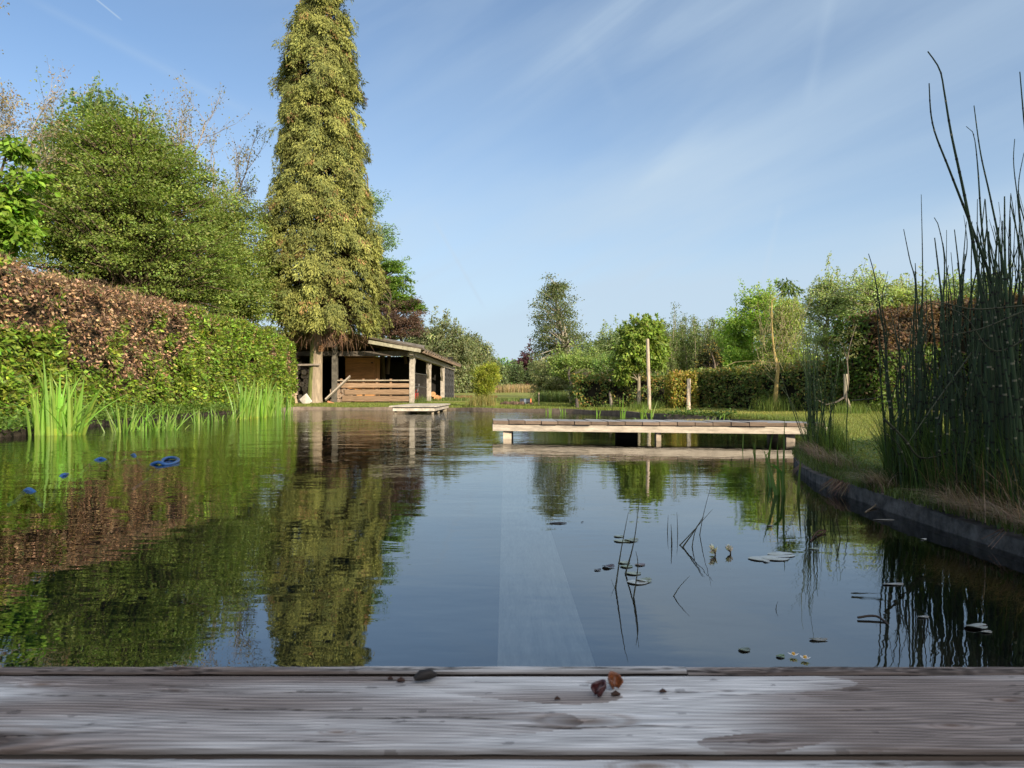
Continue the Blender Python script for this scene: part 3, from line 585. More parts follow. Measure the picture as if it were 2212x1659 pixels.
def leafy(name, label, cat, base, top, ells, nc, cr, lpc, ls, col, tr=.12, bark=(.12, .09, .06), mat=None, group=None, brf=.22, nbr=110, wob=.15, trunk_pts=None, **kw):
    b_ = np.array(base, float); tpv = np.array(top, float)
    root = thing(name, label, cat, tuple(b_), group)
    if not callable(col) and base[1] > 16 and base[1] < 60 and base[0] > 0: col = tuple(1.85 * c for c in col)
    if 'shoots' not in kw and base[1] > 16 and (base[0] > 0 or base[0] < -8) and cat == 'tree': kw['shoots'] = 46 if base[1] < 60 else 20; kw['shl'] = np.mean([e[5] for e in ells]) * .75
    n = 9; tt = np.linspace(0, 1, n)[:, None]; tp = b_ + (tpv - b_) * tt + np.column_stack([wob * np.sin(tt * 5 + b_[0]), wob * np.sin(tt * 4 + 1), 0 * tt]) * tt
    if trunk_pts is not None: tp = np.array(trunk_pts, float); n = len(tp); tt = np.linspace(0, 1, n)[:, None]
    tp[0, 2] -= .15
    mb = MB(); cen = crown(mb, ells, nc, cr, lpc, ls, col, **kw); mb.build('crown', mat or M_leaf, root)
    mb = MB(); mb.tube(tp, tr * (1 - .82 * tt[:, 0]) + .008, 8, bark)
    sub = cen[rng.choice(len(cen), min(nbr, len(cen)), replace=False)]; branches(mb, tp, sub, tr * brf, bark); mb.build('trunk', M_bark, root, smooth=True)
    return root
def bare(name, label, cat, base, tips, r, depth, leafc, ls, lpt, bark=(.22, .19, .15), group=None, spread=.45, mat=None, seed=1, nsub=4, ratio=.62, cl=.16):
    r_ = np.random.default_rng(seed); root = thing(name, label, cat, tuple(base), group); S0, S1, R0, R1 = [], [], [], []; tipsP = []
    def grow(p, d, L, rad, dep):
        k = 4; q = p
        for j in range(k):
            d = unit(d + r_.normal(0, .13, 3) + [0, 0, .05]); q2 = q + d * L / k; S0.append(q); S1.append(q2); R0.append(rad * (1 - .5 * j / k)); R1.append(rad * (1 - .5 * (j + 1) / k))
            if dep > 0 and j >= 1:
                for _ in range(nsub - 2 if j < 3 else 2):
                    grow(q2, unit(d + r_.normal(0, spread, 3) + [0, 0, .1]), L * ratio * r_.uniform(.7, 1.15), rad * (1 - .5 * (j + 1) / k) * .6, dep - 1)
            q = q2
            if dep <= 1: tipsP.append(q2)
    b_ = np.array(base, float)
    for tip, L0 in tips:
        tip = np.array(tip, float); L = np.linalg.norm(tip - b_); p = b_ + (tip - b_) * .0; d = unit(tip - b_)
        S0.append(p); q = b_ + (tip - b_) * L0; S1.append(q); R0.append(r); R1.append(r * .7); grow(q, d, L * (1 - L0) * .55, r * .7, depth)
        q3 = q + (tip - q) * .55; grow(q3, d, L * (1 - L0) * .45, r * .4, depth - 1)
    mb = MB(); mb.twigs(np.array(S0), np.array(S1), np.array(R0), np.maximum(np.array(R1), .004), np.array(bark)); mb.build('branches', M_bark, root)
    P = np.array(tipsP); P = np.repeat(P, lpt, 0); n = len(P); P = P + r_.normal(0, cl, (n, 3)); mb = MB()
    mb.leaves(P, r_.normal(0, 1, (n, 3)) - [0, 0, .4], r_.normal(0, 1, (n, 3)) + [0, 0, .6], ls * r_.uniform(.6, 1.3, n), ls * .55, jitter(n, leafc, .25, .1)); mb.build('leaves', mat or M_leaf, root)
    return root

# --- the big conifer: columns of drooping sprays
prof = [(720, 700, 0), (722, 712, 60), (700, 712, 108), (660, 702, 122), (600, 695, 126), (520, 693, 126), (450, 692, 122), (420, 690, 112), (350, 690, 98), (300, 688, 94), (200, 690, 95), (120, 692, 84), (60, 690, 66), (0, 700, 52), (-80, 702, 46), (-180, 705, 30), (-260, 706, 8)]
DC = 27.0
pz = np.array([W(0, a, DC)[2] for a, b_, c in prof][::1]); pc = np.array([W(b_, 0, DC)[0] for a, b_, c in prof]); pr = np.maximum(np.array([c / FD * DC * (.92 if a < 500 else 1.0) for a, b_, c in prof]) - .17, 0)
o_ = np.argsort(pz); pz, pc, pr = pz[o_], pc[o_], pr[o_]
con = thing('conifer_tree', 'very tall conifer with drooping yellow green sprays and bare lower trunk', 'tree', (-7.35, DC, .12))
def conifer():
    nl = 330; lz = rng.uniform(pz[0] + .2, pz[-1] - .5, nl * 4); la = rng.uniform(0, 2 * math.pi, nl * 4); acc = rng.uniform(0, 2.2, nl * 4) < np.interp(lz, pz, pr) + .3; lz, la = lz[acc][:nl], la[acc][:nl]; nl = len(lz)
    lr = np.interp(lz, pz, pr) * 1.0 + rng.normal(.0, .11, nl); ls_ = rng.uniform(.18, .42, nl) * np.clip(np.interp(lz, pz, pr) / 1.2, .5, 1)
    k = rng.integers(0, nl, 5000); g3 = unit(rng.normal(0, 1, (5000, 3))) * rng.uniform(.3, 1, (5000, 1)) * ls_[k, None] * [.95, .95, 1.35]
    cx_ = (lr[k] - .1) * np.cos(la[k]) + g3[:, 0]; cy_ = (lr[k] - .1) * np.sin(la[k]) + g3[:, 1]; z1_ = np.clip(lz[k] + g3[:, 2], pz[0] - .1, pz[-1])
    nb_ = 2800; z2_ = rng.uniform(pz[0], pz[-1], nb_ * 3); r2_ = np.interp(z2_, pz, pr); acc = rng.uniform(0, 2.2, nb_ * 3) < r2_; z2_, r2_ = z2_[acc][:nb_], r2_[acc][:nb_]; a2_ = rng.uniform(0, 6.283, len(z2_)); r2_ = r2_ * rng.uniform(.6, .95, len(z2_))
    ns_ = 70; zs = rng.uniform(pz[0] + .5, pz[-1] - .8, ns_); as_ = rng.uniform(0, 6.283, ns_); rs_ = np.interp(zs, pz, pr) + rng.uniform(.15, .5, ns_); ks_ = rng.integers(0, ns_, 620)
    z3_ = zs[ks_] + rng.normal(0, .16, 620); q3_ = rs_[ks_] * rng.uniform(.75, 1.04, 620); a3_ = as_[ks_] + rng.normal(0, .10, 620); z2_ = np.concatenate([z2_, z3_]); r2_ = np.concatenate([r2_, q3_]); a2_ = np.concatenate([a2_, a3_])
    z = np.concatenate([z1_, z2_]); xx = np.concatenate([cx_, r2_ * np.cos(a2_)]); yy_ = np.concatenate([cy_, r2_ * np.sin(a2_)]); a = np.arctan2(yy_, xx); nc = len(z)
    cen = np.column_stack([np.interp(z, pz, pc) + xx, DC + yy_, z]); LN = np.concatenate([unit(unit(g3) + np.column_stack([np.cos(la[k]), np.sin(la[k]), 0 * la[k]]) * .5 + [0, 0, .25]), unit(np.column_stack([np.cos(a2_), np.sin(a2_), .2 + 0 * a2_]))]); lobe_l = np.concatenate([np.exp(rng.normal(0, .13, nl))[k], np.full(len(z2_), .8)])
    hole = sn(np.column_stack([np.cos(a) * 1.6, np.sin(a) * 1.6, z * .8]), 2.1, 6.0) < -.46; keepm = ~(hole & (rng.uniform(0, 1, nc) < .85)); cen, a, z, LN, lobe_l = cen[keepm], a[keepm], z[keepm], LN[keepm], lobe_l[keepm]; nc = len(z)
    mb = MB(); lpc = 46; i = np.repeat(np.arange(nc), lpc); n = len(i)
    out2 = np.column_stack([np.cos(a), np.sin(a), np.zeros(nc)])
    tt = rng.uniform(0, 1, n); ln = rng.uniform(.22, .5, nc)[i]
    lat = np.cross(out2[i], [0, 0, 1.0]); lw = rng.normal(0, .13, n)[:, None] * (1 - .5 * tt[:, None])
    # a spray leaves the crown, bends over and hangs
    P = cen[i] + out2[i] * (.20 * np.sin(tt * 1.6)[:, None] - .10) + [0, 0, 1.0] * (.12 - ln * tt ** 1.5)[:, None] + lat * lw + rng.normal(0, .025, (n, 3))
    U = unit([0, 0, -1.0] + out2[i] * rng.uniform(-.1, .9, (n, 1)) + lat * np.sign(lw) * .5 + rng.normal(0, .3, (n, 3)))
    Nn = unit(LN[i] + rng.normal(0, .38, (n, 3)))
    base = np.array([.27, .275, .07]); dark = np.array([.10, .135, .045]); brn = np.array([.28, .17, .07])
    mixv = rng.uniform(0, 1, nc)[i] * .55 + rng.uniform(0, 1, n) * .45; tint = dark + (base - dark) * np.clip(mixv * 1.5, 0, 1)[:, None]
    br = (rng.uniform(0, 1, nc) < .045)[i]; tint[br] = brn * rng.uniform(.6, 1.2, (br.sum(), 1))
    tint *= np.exp(rng.normal(0, .18, (n, 1))) * lobe_l[i, None]
    mb.leaves(P, U, Nn, np.exp(rng.normal(-2.35, .4, n)), rng.uniform(.025, .052, n), tint); mb.build('crown', M_needle, con)
    mb = MB(); s_ = rng.choice(nc, 1400, replace=False); A = np.column_stack([np.interp(cen[s_, 2], pz, pc), np.full(1400, DC), cen[s_, 2] + .25]); mb.twigs(A, cen[s_], .022, .006, (.09, .055, .035))
    z2 = np.linspace(2.2, pz[-1] - .3, 14); mb.tube([(np.interp(z_, pz, pc), DC, z_) for z_ in z2], np.linspace(.24, .03, 14), 8, (.08, .055, .04))
    # dead brown inner twigs hanging at the skirt
    n = 380; a = rng.uniform(0, 6.28, n); r0 = rng.uniform(.2, 1.6, n); P = np.column_stack([-7.0 + r0 * np.cos(a), DC + r0 * np.sin(a), rng.uniform(2.4, 2.95, n)]); Q = P + np.column_stack([rng.normal(0, .15, (n, 2)), -rng.uniform(.1, .55, n)]); mb.twigs(P, Q, .006, .003, jitter(n, (.22, .13, .08), .3))
    mb.build('branches', M_bark, con)
conifer()
mb = MB(); hgt = np.array([-.1, .05, .2, .5, 1.0, 1.6, 2.2, 2.9]); a0 = W(679, 0, DC)[0]; V = []; k = 22; an = np.arange(k) / k * 2 * math.pi
radv = np.array([.40, .33, .29, .265, .25, .235, .225, .22])
T = []
for hi, ri in zip(hgt, radv): V.append(np.column_stack([a0 + .035 * hi + (ri * (1 + .05 * np.sin(an * 7) + .03 * np.sin(an * 11 + 2))) * np.cos(an), DC + ri * np.sin(an), np.full(k, hi)]))
V = np.concatenate(V); i, j = np.meshgrid(range(7), range(k), indexing='ij'); F = np.stack([i * k + j, i * k + (j + 1) % k, (i + 1) * k + (j + 1) % k, (i + 1) * k + j], -1).reshape(-1, 4)
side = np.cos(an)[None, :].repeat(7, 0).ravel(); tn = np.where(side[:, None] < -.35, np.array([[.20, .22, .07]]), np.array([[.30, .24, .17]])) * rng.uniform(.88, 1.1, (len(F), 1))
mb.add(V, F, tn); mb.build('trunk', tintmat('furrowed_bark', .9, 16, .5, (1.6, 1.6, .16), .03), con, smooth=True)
nb = thing('nest_box', 'small brown wooden nest box fixed on the big conifer trunk', 'nest box', (*RW(508, 700, 26.7)[:2], 1.9))
c_ = RW(508, 675, 26.7); mb = MB(); mb.box(c_, (.15, .14, .22), tint=(.22, .12, .06)); mb.build('box', M_wood, nb)
mb = MB(); mb.box(c_ + [0, 0, .125], (.19, .19, .025), M=np.array(Matrix.Rotation(-.12, 3, 'X')), tint=(.2, .13, .08)); mb.build('roof', M_wood, nb)
mb = MB(); mb.tube([c_ + [0, -.0725, .04], c_ + [0, -.068, .04]], .018, 12, (.01, .01, .01)); mb.build('entrance_hole', M_plain, nb)
mb = MB(); mb.beam(RW(252, 858, 26.72), RW(492, 852, 26.72), .1, .06, (.26, .22, .18), jit=.006); tag(mb.build('perch_board', M_wood), 'short grey board fixed across the conifer trunk, sticking out left', 'board')

# --- hedges
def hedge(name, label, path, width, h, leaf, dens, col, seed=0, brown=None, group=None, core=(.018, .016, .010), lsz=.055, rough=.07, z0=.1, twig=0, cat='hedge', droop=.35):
    root = thing(name, label, cat, (path[0][0], path[0][1], .12), group); P_ = np.array(path, float)
    mb = MB(); ml = MB(); mt = MB()
    hs = np.broadcast_to(np.array(h, float), (len(P_),))
    allf = []
    for s_ in range(len(P_) - 1):
        a, b_ = P_[s_], P_[s_ + 1]; L = np.linalg.norm(b_ - a); t_ = (b_ - a) / L; nn = np.array([-t_[1], t_[0]]); ca = a + t_ * (.16 if s_ == 0 else 0); cb = b_ - t_ * (.16 if s_ == len(P_) - 2 else 0)
        zc0, zc1 = hs[s_] - .2, hs[s_ + 1] - .2; wv = width / 2 - .24
        V = [];
        for p_, zt in ((ca, zc0), (cb, zc1)):
            for sg in (-1, 1): V += [(*(p_ + nn * sg * wv), -.05), (*(p_ + nn * sg * wv), zt)]
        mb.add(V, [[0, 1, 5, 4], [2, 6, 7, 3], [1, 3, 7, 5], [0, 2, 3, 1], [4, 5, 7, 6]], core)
        hm = (hs[s_] + hs[s_ + 1]) / 2
        for kind, ar in (('l', L * hm), ('r', L * hm), ('t', L * width)) + ((('s', width * hm),) if s_ == 0 else ()) + ((('e', width * hm),) if s_ == len(P_) - 2 else ()):
            n = int(ar * dens); uu = rng.uniform(0, 1, n); ww = rng.uniform(0, 1, n); hh_ = hs[s_] + (hs[s_ + 1] - hs[s_]) * uu
            dep = np.abs(rng.normal(0, .09, n))
            if kind in 'lr':
                sg = 1 if kind == 'l' else -1; z = z0 + ww * (hh_ - z0); off = sg * (width / 2 - dep); xy = a + (b_ - a) * uu[:, None] + nn * off[:, None]; nrm = np.tile([nn[0] * sg, nn[1] * sg, .15], (n, 1))
            elif kind == 't':
                z = hh_ - dep; xy = a + (b_ - a) * uu[:, None] + nn * ((ww - .5) * width)[:, None]; nrm = np.tile([0, 0, 1.0], (n, 1))
            else:
                sg = -1 if kind == 's' else 1; p_ = a if kind == 's' else b_; hh_ = np.full(n, hs[s_] if kind == 's' else hs[s_ + 1]); z = z0 + uu * (hh_ - z0); xy = p_ + nn * ((ww - .5) * width)[:, None] + t_ * (sg * (.0 - dep))[:, None]; nrm = np.tile([t_[0] * sg, t_[1] * sg, .15], (n, 1))
            Q = np.column_stack([xy, z]); bulge = rough * sn(Q, 2.3, seed) + rough * .6 * sn(Q, 6.1, seed + 2) - .5 * rough * (z > hh_ - .15)
            Q = Q + nrm * bulge[:, None] + rng.normal(0, .015, (n, 3)); allf.append((Q, nrm))
    Q = np.concatenate([a for a, _ in allf]); nrm = np.concatenate([b_ for _, b_ in allf]); n = len(Q)
    gapm = (sn(Q, 7.5, seed + 5) > -.40) & (sn(Q, 15, seed + 8) > -.55); Q, nrm = Q[gapm], nrm[gapm]; n = len(Q)
    T, size, keep_ = col(Q, nrm); sel = keep_
    U = unit(nrm * .5 + rng.normal(0, .7, (n, 3)) - [0, 0, droop]); Nn = unit(nrm + rng.normal(0, .55, (n, 3)) + [0, 0, .3])
    ml.leaves(Q[sel], U[sel], Nn[sel], (lsz * size * rng.uniform(.7, 1.3, n))[sel], (lsz * .62 * size * rng.uniform(.7, 1.2, n))[sel], T[sel])
    ml.build('foliage', M_leaf, root)
    if twig:
        i = rng.choice(n, twig); Aq = Q[i] - nrm[i] * rng.uniform(.0, .12, (twig, 1)); Bq = Aq + unit(nrm[i] * .5 + rng.normal(0, .6, (twig, 3)) * [1, 1, .6] + [0, 0, .15]) * rng.uniform(.08, .24, (twig, 1)); mb.twigs(Aq, Bq, .0028, .0014, jitter(twig, (.20, .125, .08), .35))
    mb.build('branches', M_bark, root); return root
def dxy(P): return CX + FD * P[:, 0] / P[:, 1], HY - FD * (P[:, 2] - EYE) / P[:, 1]
def col_left(P, nrm):
    n = len(P); dx, dy = dxy(P)
    sd = np.maximum(dx - 440, dy - np.interp(dx, [-400, 0, 60, 150, 230, 300, 430, 700], [560, 655, 690, 750, 835, 810, 765, 600])); sd = np.maximum(sd, np.where((dx < 25) & (dy < 570), 30, -400))
    pg = 1 / (1 + np.exp(-(sd + sn(P, 1.7, 3) * 30) / 26)); green = pg > np.clip(.5 + .42 * sn(P, 4.2, 7) + rng.normal(0, .16, n), .06, .96); pt = (sn(P, 3.4, 8) > .60) & (rng.uniform(0, 1, n) < .75) & (dy > 640); green |= pt
    rb = (sn(P, 2.1, 12) > .72) & (dx > 500); green &= ~rb
    g = jitter(n, (.15, .225, .028), .42, .12); yl = rng.uniform(0, 1, n) < .12; g[yl] = jitter(yl.sum(), (.29, .34, .05), .2)
    b_ = jitter(n, (.44, .285, .17), .4, .07); dk = rng.uniform(0, 1, n) < .35; b_[dk] = jitter(dk.sum(), (.13, .085, .055), .3); gg = rng.uniform(0, 1, n) < .06; b_[gg] = jitter(gg.sum(), (.12, .17, .05), .3)
    T = np.where(green[:, None], g, b_); size = np.where(green, rng.uniform(.8, 1.5, n), .9); keep_ = green | (rng.uniform(0, 1, n) < .36)
    return T, size, keep_
hedge('hedge', 'long tall beech hedge at the left with a brown dried patch and bright green ends', [(-8.15, 6.2), (-8.15, 10), (-8.12, 14), (-8.1, 19), (-8.08, 22), (-8.05, 24.3)], 1.6, [2.55, 2.5, 2.47, 2.5, 2.42, 2.2], 0, 2100, col_left, seed=2, lsz=.078, twig=46000, rough=.12)
def col_beech(base, young, ratio=.25, size=1.0):
    def f(P, nrm):
        n = len(P); T = jitter(n, base, .28, .1); m_ = rng.uniform(0, 1, n) < (ratio + .35 * (nrm[:, 2] > .5)); T[m_] = jitter(m_.sum(), young, .25, .1); return T, np.full(n, size), np.ones(n, bool)
    return f
def gp(dx, dy, z=.13): return wat(dx, dy, z)[:2]
hb = (.12, .175, .042); hy = (.32, .24, .07)
hedge('hedge', 'low dark clipped hedge behind the golden young tree and the tall pole', [gp(1242, 879) + [0, .9], gp(1500, 879) + [0, .9]], .9, [1.02, 1.05], 0, 900, col_beech(hb, hy, .2), seed=5, lsz=.075, z0=.1)
hedge('hedge', 'short bright yellow green hedge end behind the stout wooden post', [gp(1447, 881) + [0, .15], gp(1500, 881) + [0, .15]], .8, [1.0, 1.04], 0, 1100, col_beech((.20, .21, .035), (.36, .26, .06), .35), seed=6, lsz=.075)
hedge('hedge', 'long dark brownish clipped hedge behind the yellow trunked sapling', [gp(1522, 881) + [.2, .9], gp(1640, 886) + [.4, 1.15], gp(1760, 892) + [.65, 1.5], gp(1900, 898) + [1.0, 2.0]], .9, [1.14, 1.14, 1.14, 1.2], 0, 1300, col_beech((.12, .165, .042), (.32, .25, .08), .17), seed=7, lsz=.07)
hedge('hedge', 'tall dark hedge with reddish brown top behind the horsetails', [gp(1862, 898) + [.75, 1.8], (8.3, 14.2), (9.8, 12.2), (11.2, 9.8), (12.2, 8.8)], 1.2, [2.0, 2.25, 2.3, 2.2, 2.2], 0, 1100, lambda P, nn_: ((lambda b_, m_: (np.where(m_[:, None], jitter(len(P), (.12, .075, .04), .35), b_), np.ones(len(P)), np.ones(len(P), bool)))(jitter(len(P), (.085, .14, .022), .3, .1), (P[:, 2] + .25 * sn(P, 2, 1) > 1.35) & (P[:, 0] > 6.6) | (rng.uniform(0, 1, len(P)) < .12))), seed=9, lsz=.07)

# --- trees behind the left hedge
G1 = (.18, .235, .052)
leafy('hornbeam_tree', 'large dark green spreading tree with layered sprays behind the hedge', 'tree', (-10.4, 20, .1), W(300, 330, 20), [ell(250, 420, 190, 165, 20, 2.4), ell(310, 520, 205, 150, 20, 2.6), ell(440, 600, 110, 80, 20.5, 1.5), ell(150, 500, 140, 140, 19.5, 2), ell(250, 310, 110, 70, 20, 1.5), ell(390, 380, 60, 60, 20, 1)], 1500, .5, 75, .085, G1, tr=.22, flat=.22, droop=.15, shell=.4, nbr=700, lum=.25)
leafy('hornbeam_tree', 'rounded dark green tree close beside the big conifer, left of it', 'tree', (-10.4, 24.5, .1), W(490, 470, 24.5), [ell(478, 560, 95, 140, 24.5, 1.6), ell(520, 610, 62, 95, 24.5, 1.2), ell(535, 665, 55, 60, 24.5, 1), ell(475, 490, 70, 65, 24.5, 1.2)], 620, .5, 75, .09, (.20, .25, .06), tr=.16, flat=.25, droop=.15, shell=.4)
leafy('maple_tree', 'bright green tree top rising highest behind the dark spreading tree', 'tree', (-14, 24.5, .1), W(215, 240, 24.5), [ell(215, 262, 50, 55, 24.5), ell(150, 330, 70, 60, 24.5), ell(240, 330, 80, 70, 24.5), ell(125, 400, 60, 70, 24.5), ell(330, 330, 40, 40, 24.5)], 330, .42, 70, .12, (.13, .20, .07), tr=.14, flat=.6, shell=.45, lum=.2)
bare('walnut_tree', 'nearly bare grey tree with tiny leaves behind the dark green trees', 'tree', (-14, 29, .1), [(W(430, 255, 29), .5), (W(350, 300, 29.5), .5), (W(300, 280, 30), .5), (W(480, 330, 29), .5), (W(545, 330, 29), .45), (W(395, 270, 28.5), .55)], .11, 3, (.22, .19, .08), .10, 1, seed=4, cl=.1, ratio=.55, bark=(.25, .21, .16))
bare('birch_tree', 'thin leafless pale tree at the far left edge', 'tree', (-12.6, 16.5, .1), [(W(-10, 75, 16.5), .45), (W(62, 190, 16.5), .5), (W(-60, 120, 17), .4)], 0.055, 3, (.27, .22, .12), .065, 1, seed=9, cl=.06, bark=(.26, .24, .22), ratio=.48)
leafy('lime_tree', 'tree with large bright lime leaves at the far left edge', 'tree', (-10.8, 14.2, .1), W(20, 330, 14.2), [ell(5, 440, 42, 60, 14.2, .7), ell(38, 325, 18, 22, 14.2, .3), ell(-20, 480, 50, 70, 14.2, .8), ell(50, 385, 26, 14, 14.2, .3), ell(30, 500, 40, 30, 14.2, .5)], 120, .3, 30, .15, (.16, .26, .03), tr=.06, flat=.7, droop=.7, asp=.75)
# --- right of the conifer
leafy('larch_tree', 'pale green feathery tree showing to the right of the big conifer', 'tree', (-6.0, 34, .1), W(800, 380, 34), [ell(800, 440, 30, 40, 34), ell(830, 520, 40, 22, 34), ell(822, 490, 25, 25, 34), ell(820, 570, 55, 24, 34), ell(810, 630, 55, 40, 34)], 170, .45, 45, .10, (.17, .26, .10), tr=.12, flat=.35)
leafy('cherry_tree', 'mid green tree with layered branches above the shed roof', 'tree', (-4.9, 33.5, 2.0), W(830, 590, 33.5), [ell(845, 605, 48, 26, 33.5, 1), ell(860, 650, 52, 30, 33.5, 1), ell(885, 662, 30, 12, 33.5, .6), ell(845, 575, 30, 14, 33.5, .6)], 260, .3, 60, .11, (.13, .21, .035), tr=.07, flat=.25)
leafy('copper_plum_tree', 'dark purple brown leaved tree above the shed roof', 'tree', (-5.6, 32.5, 1.5), W(850, 640, 32.5), [ell(850, 690, 62, 42, 32.5, 1.2), ell(885, 705, 32, 28, 32.5, .8), ell(820, 610, 16, 30, 32.5, 1), ell(890, 650, 22, 10, 32.5, .3)], 260, .32, 55, .085, (.12, .075, .055), tr=.09, flat=.4, lum=.3)
# --- far willows
for i, (dx, dy, rx, ry, d, c_, lab) in enumerate([(955, 775, 62, 78, 88, (.165, .185, .085), 'big pale olive willow right behind the shed roof'), (1010, 790, 48, 68, 92, (.155, .175, .078), 'pale olive willow in the middle of the far willow mass'), (1052, 812, 32, 42, 96, (.15, .19, .08), 'smaller willow at the right end of the willow mass'),
                                                 (905, 790, 40, 90, 90, (.145, .17, .07), 'willow mostly hidden behind the dark shed side')]):
    leafy('willow_tree', lab, 'tree', (*W(dx, 845, d)[:2], .5), W(dx, dy - ry * .5, d), [ell(dx, dy, rx, ry, d), ell(dx - rx * .4, dy + ry * .3, rx * .7, ry * .6, d), ell(dx + rx * .4, dy + ry * .35, rx * .6, ry * .5, d), ell(dx, dy - ry * .5, rx * .5, ry * .45, d)], 520, 1.0, 60, .30, c_, tr=.4, flat=.8, droop=.8, shell=.3, lum=.28, group='far willows')
leafy('green_tree', 'fresh green tree between the willows and the far purple beech', 'tree', (*W(1082, 845, 120)[:2], .6), W(1082, 790, 120), [ell(1080, 812, 24, 36, 120), ell(1090, 825, 20, 26, 120)], 220, 1.2, 50, .45, (.12, .20, .06), tr=.3)
leafy('copper_beech', 'distant dark purple beech behind the row of pollards', 'tree', (*W(1135, 845, 130)[:2], .6), W(1130, 780, 130), [ell(1132, 800, 26, 28, 130), ell(1118, 822, 20, 26, 130), ell(1145, 825, 22, 30, 130)], 330, 1.2, 50, .42, (.085, .035, .045), tr=.5)
hs_ = thing('house', 'small distant red brick house peeping between far trees', 'house', (*W(1083, 845, 112)[:2], .6))
c_ = W(1083, 830, 112); mb = MB(); mb.box((c_[0], 112, 1.9), (1.6, 5, 2.6), tint=(.3, .12, .09)); mb.build('wall', M_stone, hs_)
mb = MB(); x_ = c_[0]; mb.add([(x_ - 1, 109.3, 3.2), (x_ + 1, 109.3, 3.2), (x_, 109.3, 4.6), (x_ - 1, 114.7, 3.2), (x_ + 1, 114.7, 3.2), (x_, 114.7, 4.6)], [[0, 2, 5, 3], [2, 1, 4, 5]], (.4, .17, .12)); mb.add([(x_ - .8, 109.45, 3.2), (x_ + .8, 109.45, 3.2), (x_, 109.45, 4.45)], [[0, 1, 2]], (.38, .2, .16)); mb.build('roof', M_stone, hs_)
mb = MB(); mb.box((x_, 109.44, 2.6), (.5, .06, .6), tint=(.04, .04, .05)); mb.build('window', M_plastic, hs_)
for i, (dx, lab) in enumerate([(1093, 'left pollard tree'), (1120.5, 'middle pollard tree'), (1151, 'right pollard tree')]):
    d = 108; leafy('pollard_tree', ['narrow pollarded tree, leftmost of the far row of three', 'narrow pollarded tree in the middle of the far row of three', 'narrow pollarded tree, rightmost of the far row of three'][i], 'tree', (*W(dx, 847, d)[:2], .6), W(dx + 1, 812, d), [ell(dx, 812, 10 + i, 17, d), ell(dx, 802, 7, 14, d)], 130, .55, 40, .26, (.12, .16, .07), tr=.26, bark=(.42, .33, .23), wob=.05, group='row of far pollard trees', nbr=40)
# --- tall alder and what grows below it
def alder():
    d = 55; b_ = W(1222, 852, d); root = thing('alder_tree', 'tall open crowned alder with airy tiers of branches beyond the meadow', 'tree', (b_[0], d, .2))
    stems = [[W(1235, 850, d), W(1222, 760, d), W(1208, 690, d), W(1200, 640, d), W(1200, 608, d)], [W(1238, 850, d), W(1232, 770, d), W(1218, 700, d), W(1205, 660, d)]]
    mb = MB(); mb.tube(stems[0], [.2, .15, .1, .06, .02], 7, (.30, .27, .21)); mb.tube(stems[1], [.16, .12, .07, .03], 7, (.30, .27, .21))
    cens = []
    rows = [(620, 1180, 1222), (635, 1172, 1215), (655, 1160, 1235), (668, 1165, 1232), (685, 1158, 1240), (700, 1165, 1240), (716, 1170, 1250), (728, 1162, 1272), (740, 1158, 1270), (752, 1165, 1245), (765, 1155, 1240), (780, 1152, 1230), (795, 1160, 1240)]
    for y, x0, x1 in rows:
        for x_ in np.arange(x0, x1, 6.5):
            if rng.uniform() < .92: cens.append(W(x_ + rng.normal(0, 3), y + rng.normal(0, 5) + 6 * math.sin(x_ * .1), d + rng.normal(0, 1.2)))
    cens += [W(1200 + rng.normal(0, 9), 612 + abs(rng.normal(0, 16)), d + rng.normal(0, .5)) for _ in range(16)]
    cens = np.array(cens); branches(mb, np.array(stems[0]), cens, .045, (.26, .23, .18)); mb.build('trunk', M_bark, root)
    i = np.repeat(np.arange(len(cens)), 95); n = len(i); P = cens[i] + rng.normal(0, 1, (n, 3)) * [.30, .35, .14]
    mb = MB(); mb.leaves(P, rng.normal(0, 1, (n, 3)), rng.normal(0, .5, (n, 3)) + [0, 0, 1], rng.uniform(.10, .18, n), .10, jitter(n, (.13, .155, .065), .25)); mb.build('crown', M_leaf, root)
alder()
leafy('willow_shrub', 'grey green fine twigged shrub under the tall alder', 'shrub', (*gp(1190, 862), .12), W(1190, 790, 45), [ell(1190, 810, 38, 40, 45, 1.1), ell(1215, 825, 40, 32, 44, 1), ell(1175, 835, 28, 25, 45, .8)], 420, .35, 55, .10, (.115, .125, .055), tr=.06, flat=.5, lum=.3)
leafy('elder_bush', 'white flecked flowering bush at the left end of the low hedge', 'shrub', (*W(1246, 875, 26)[:2], .12), W(1246, 830, 26), [ell(1246, 838, 16, 26, 26, .4), ell(1240, 850, 12, 18, 26, .3)], 110, .12, 40, .045, lambda P: np.where(rng.uniform(0, 1, (len(P), 1)) < .3, [[.5, .5, .42]], [[.10, .12, .05]]), tr=.02)
leafy('apple_tree', 'leafy mid green fruit tree above the left part of the low hedge', 'tree', (*gp(1248, 880), .12), W(1230, 790, 26), [ell(1225, 790, 34, 26, 26, .8), ell(1265, 800, 42, 34, 26, .9), ell(1285, 830, 30, 26, 25.5, .6)], 300, .25, 60, .075, (.125, .165, .045), tr=.04, flat=.5, brf=.15, nbr=50, bark=(.10, .08, .06))
leafy('apple_tree', 'small green fruit tree with thin stem in front of the low hedge', 'tree', (*gp(1320, 880), .12), W(1320, 790, 22.5), [ell(1318, 800, 28, 34, 22.5, .6), ell(1300, 830, 26, 20, 22.5, .5), ell(1335, 830, 20, 24, 22.5, .4)], 190, .18, 55, .07, (.10, .15, .04), tr=.035, flat=.5, bark=(.24, .2, .15))
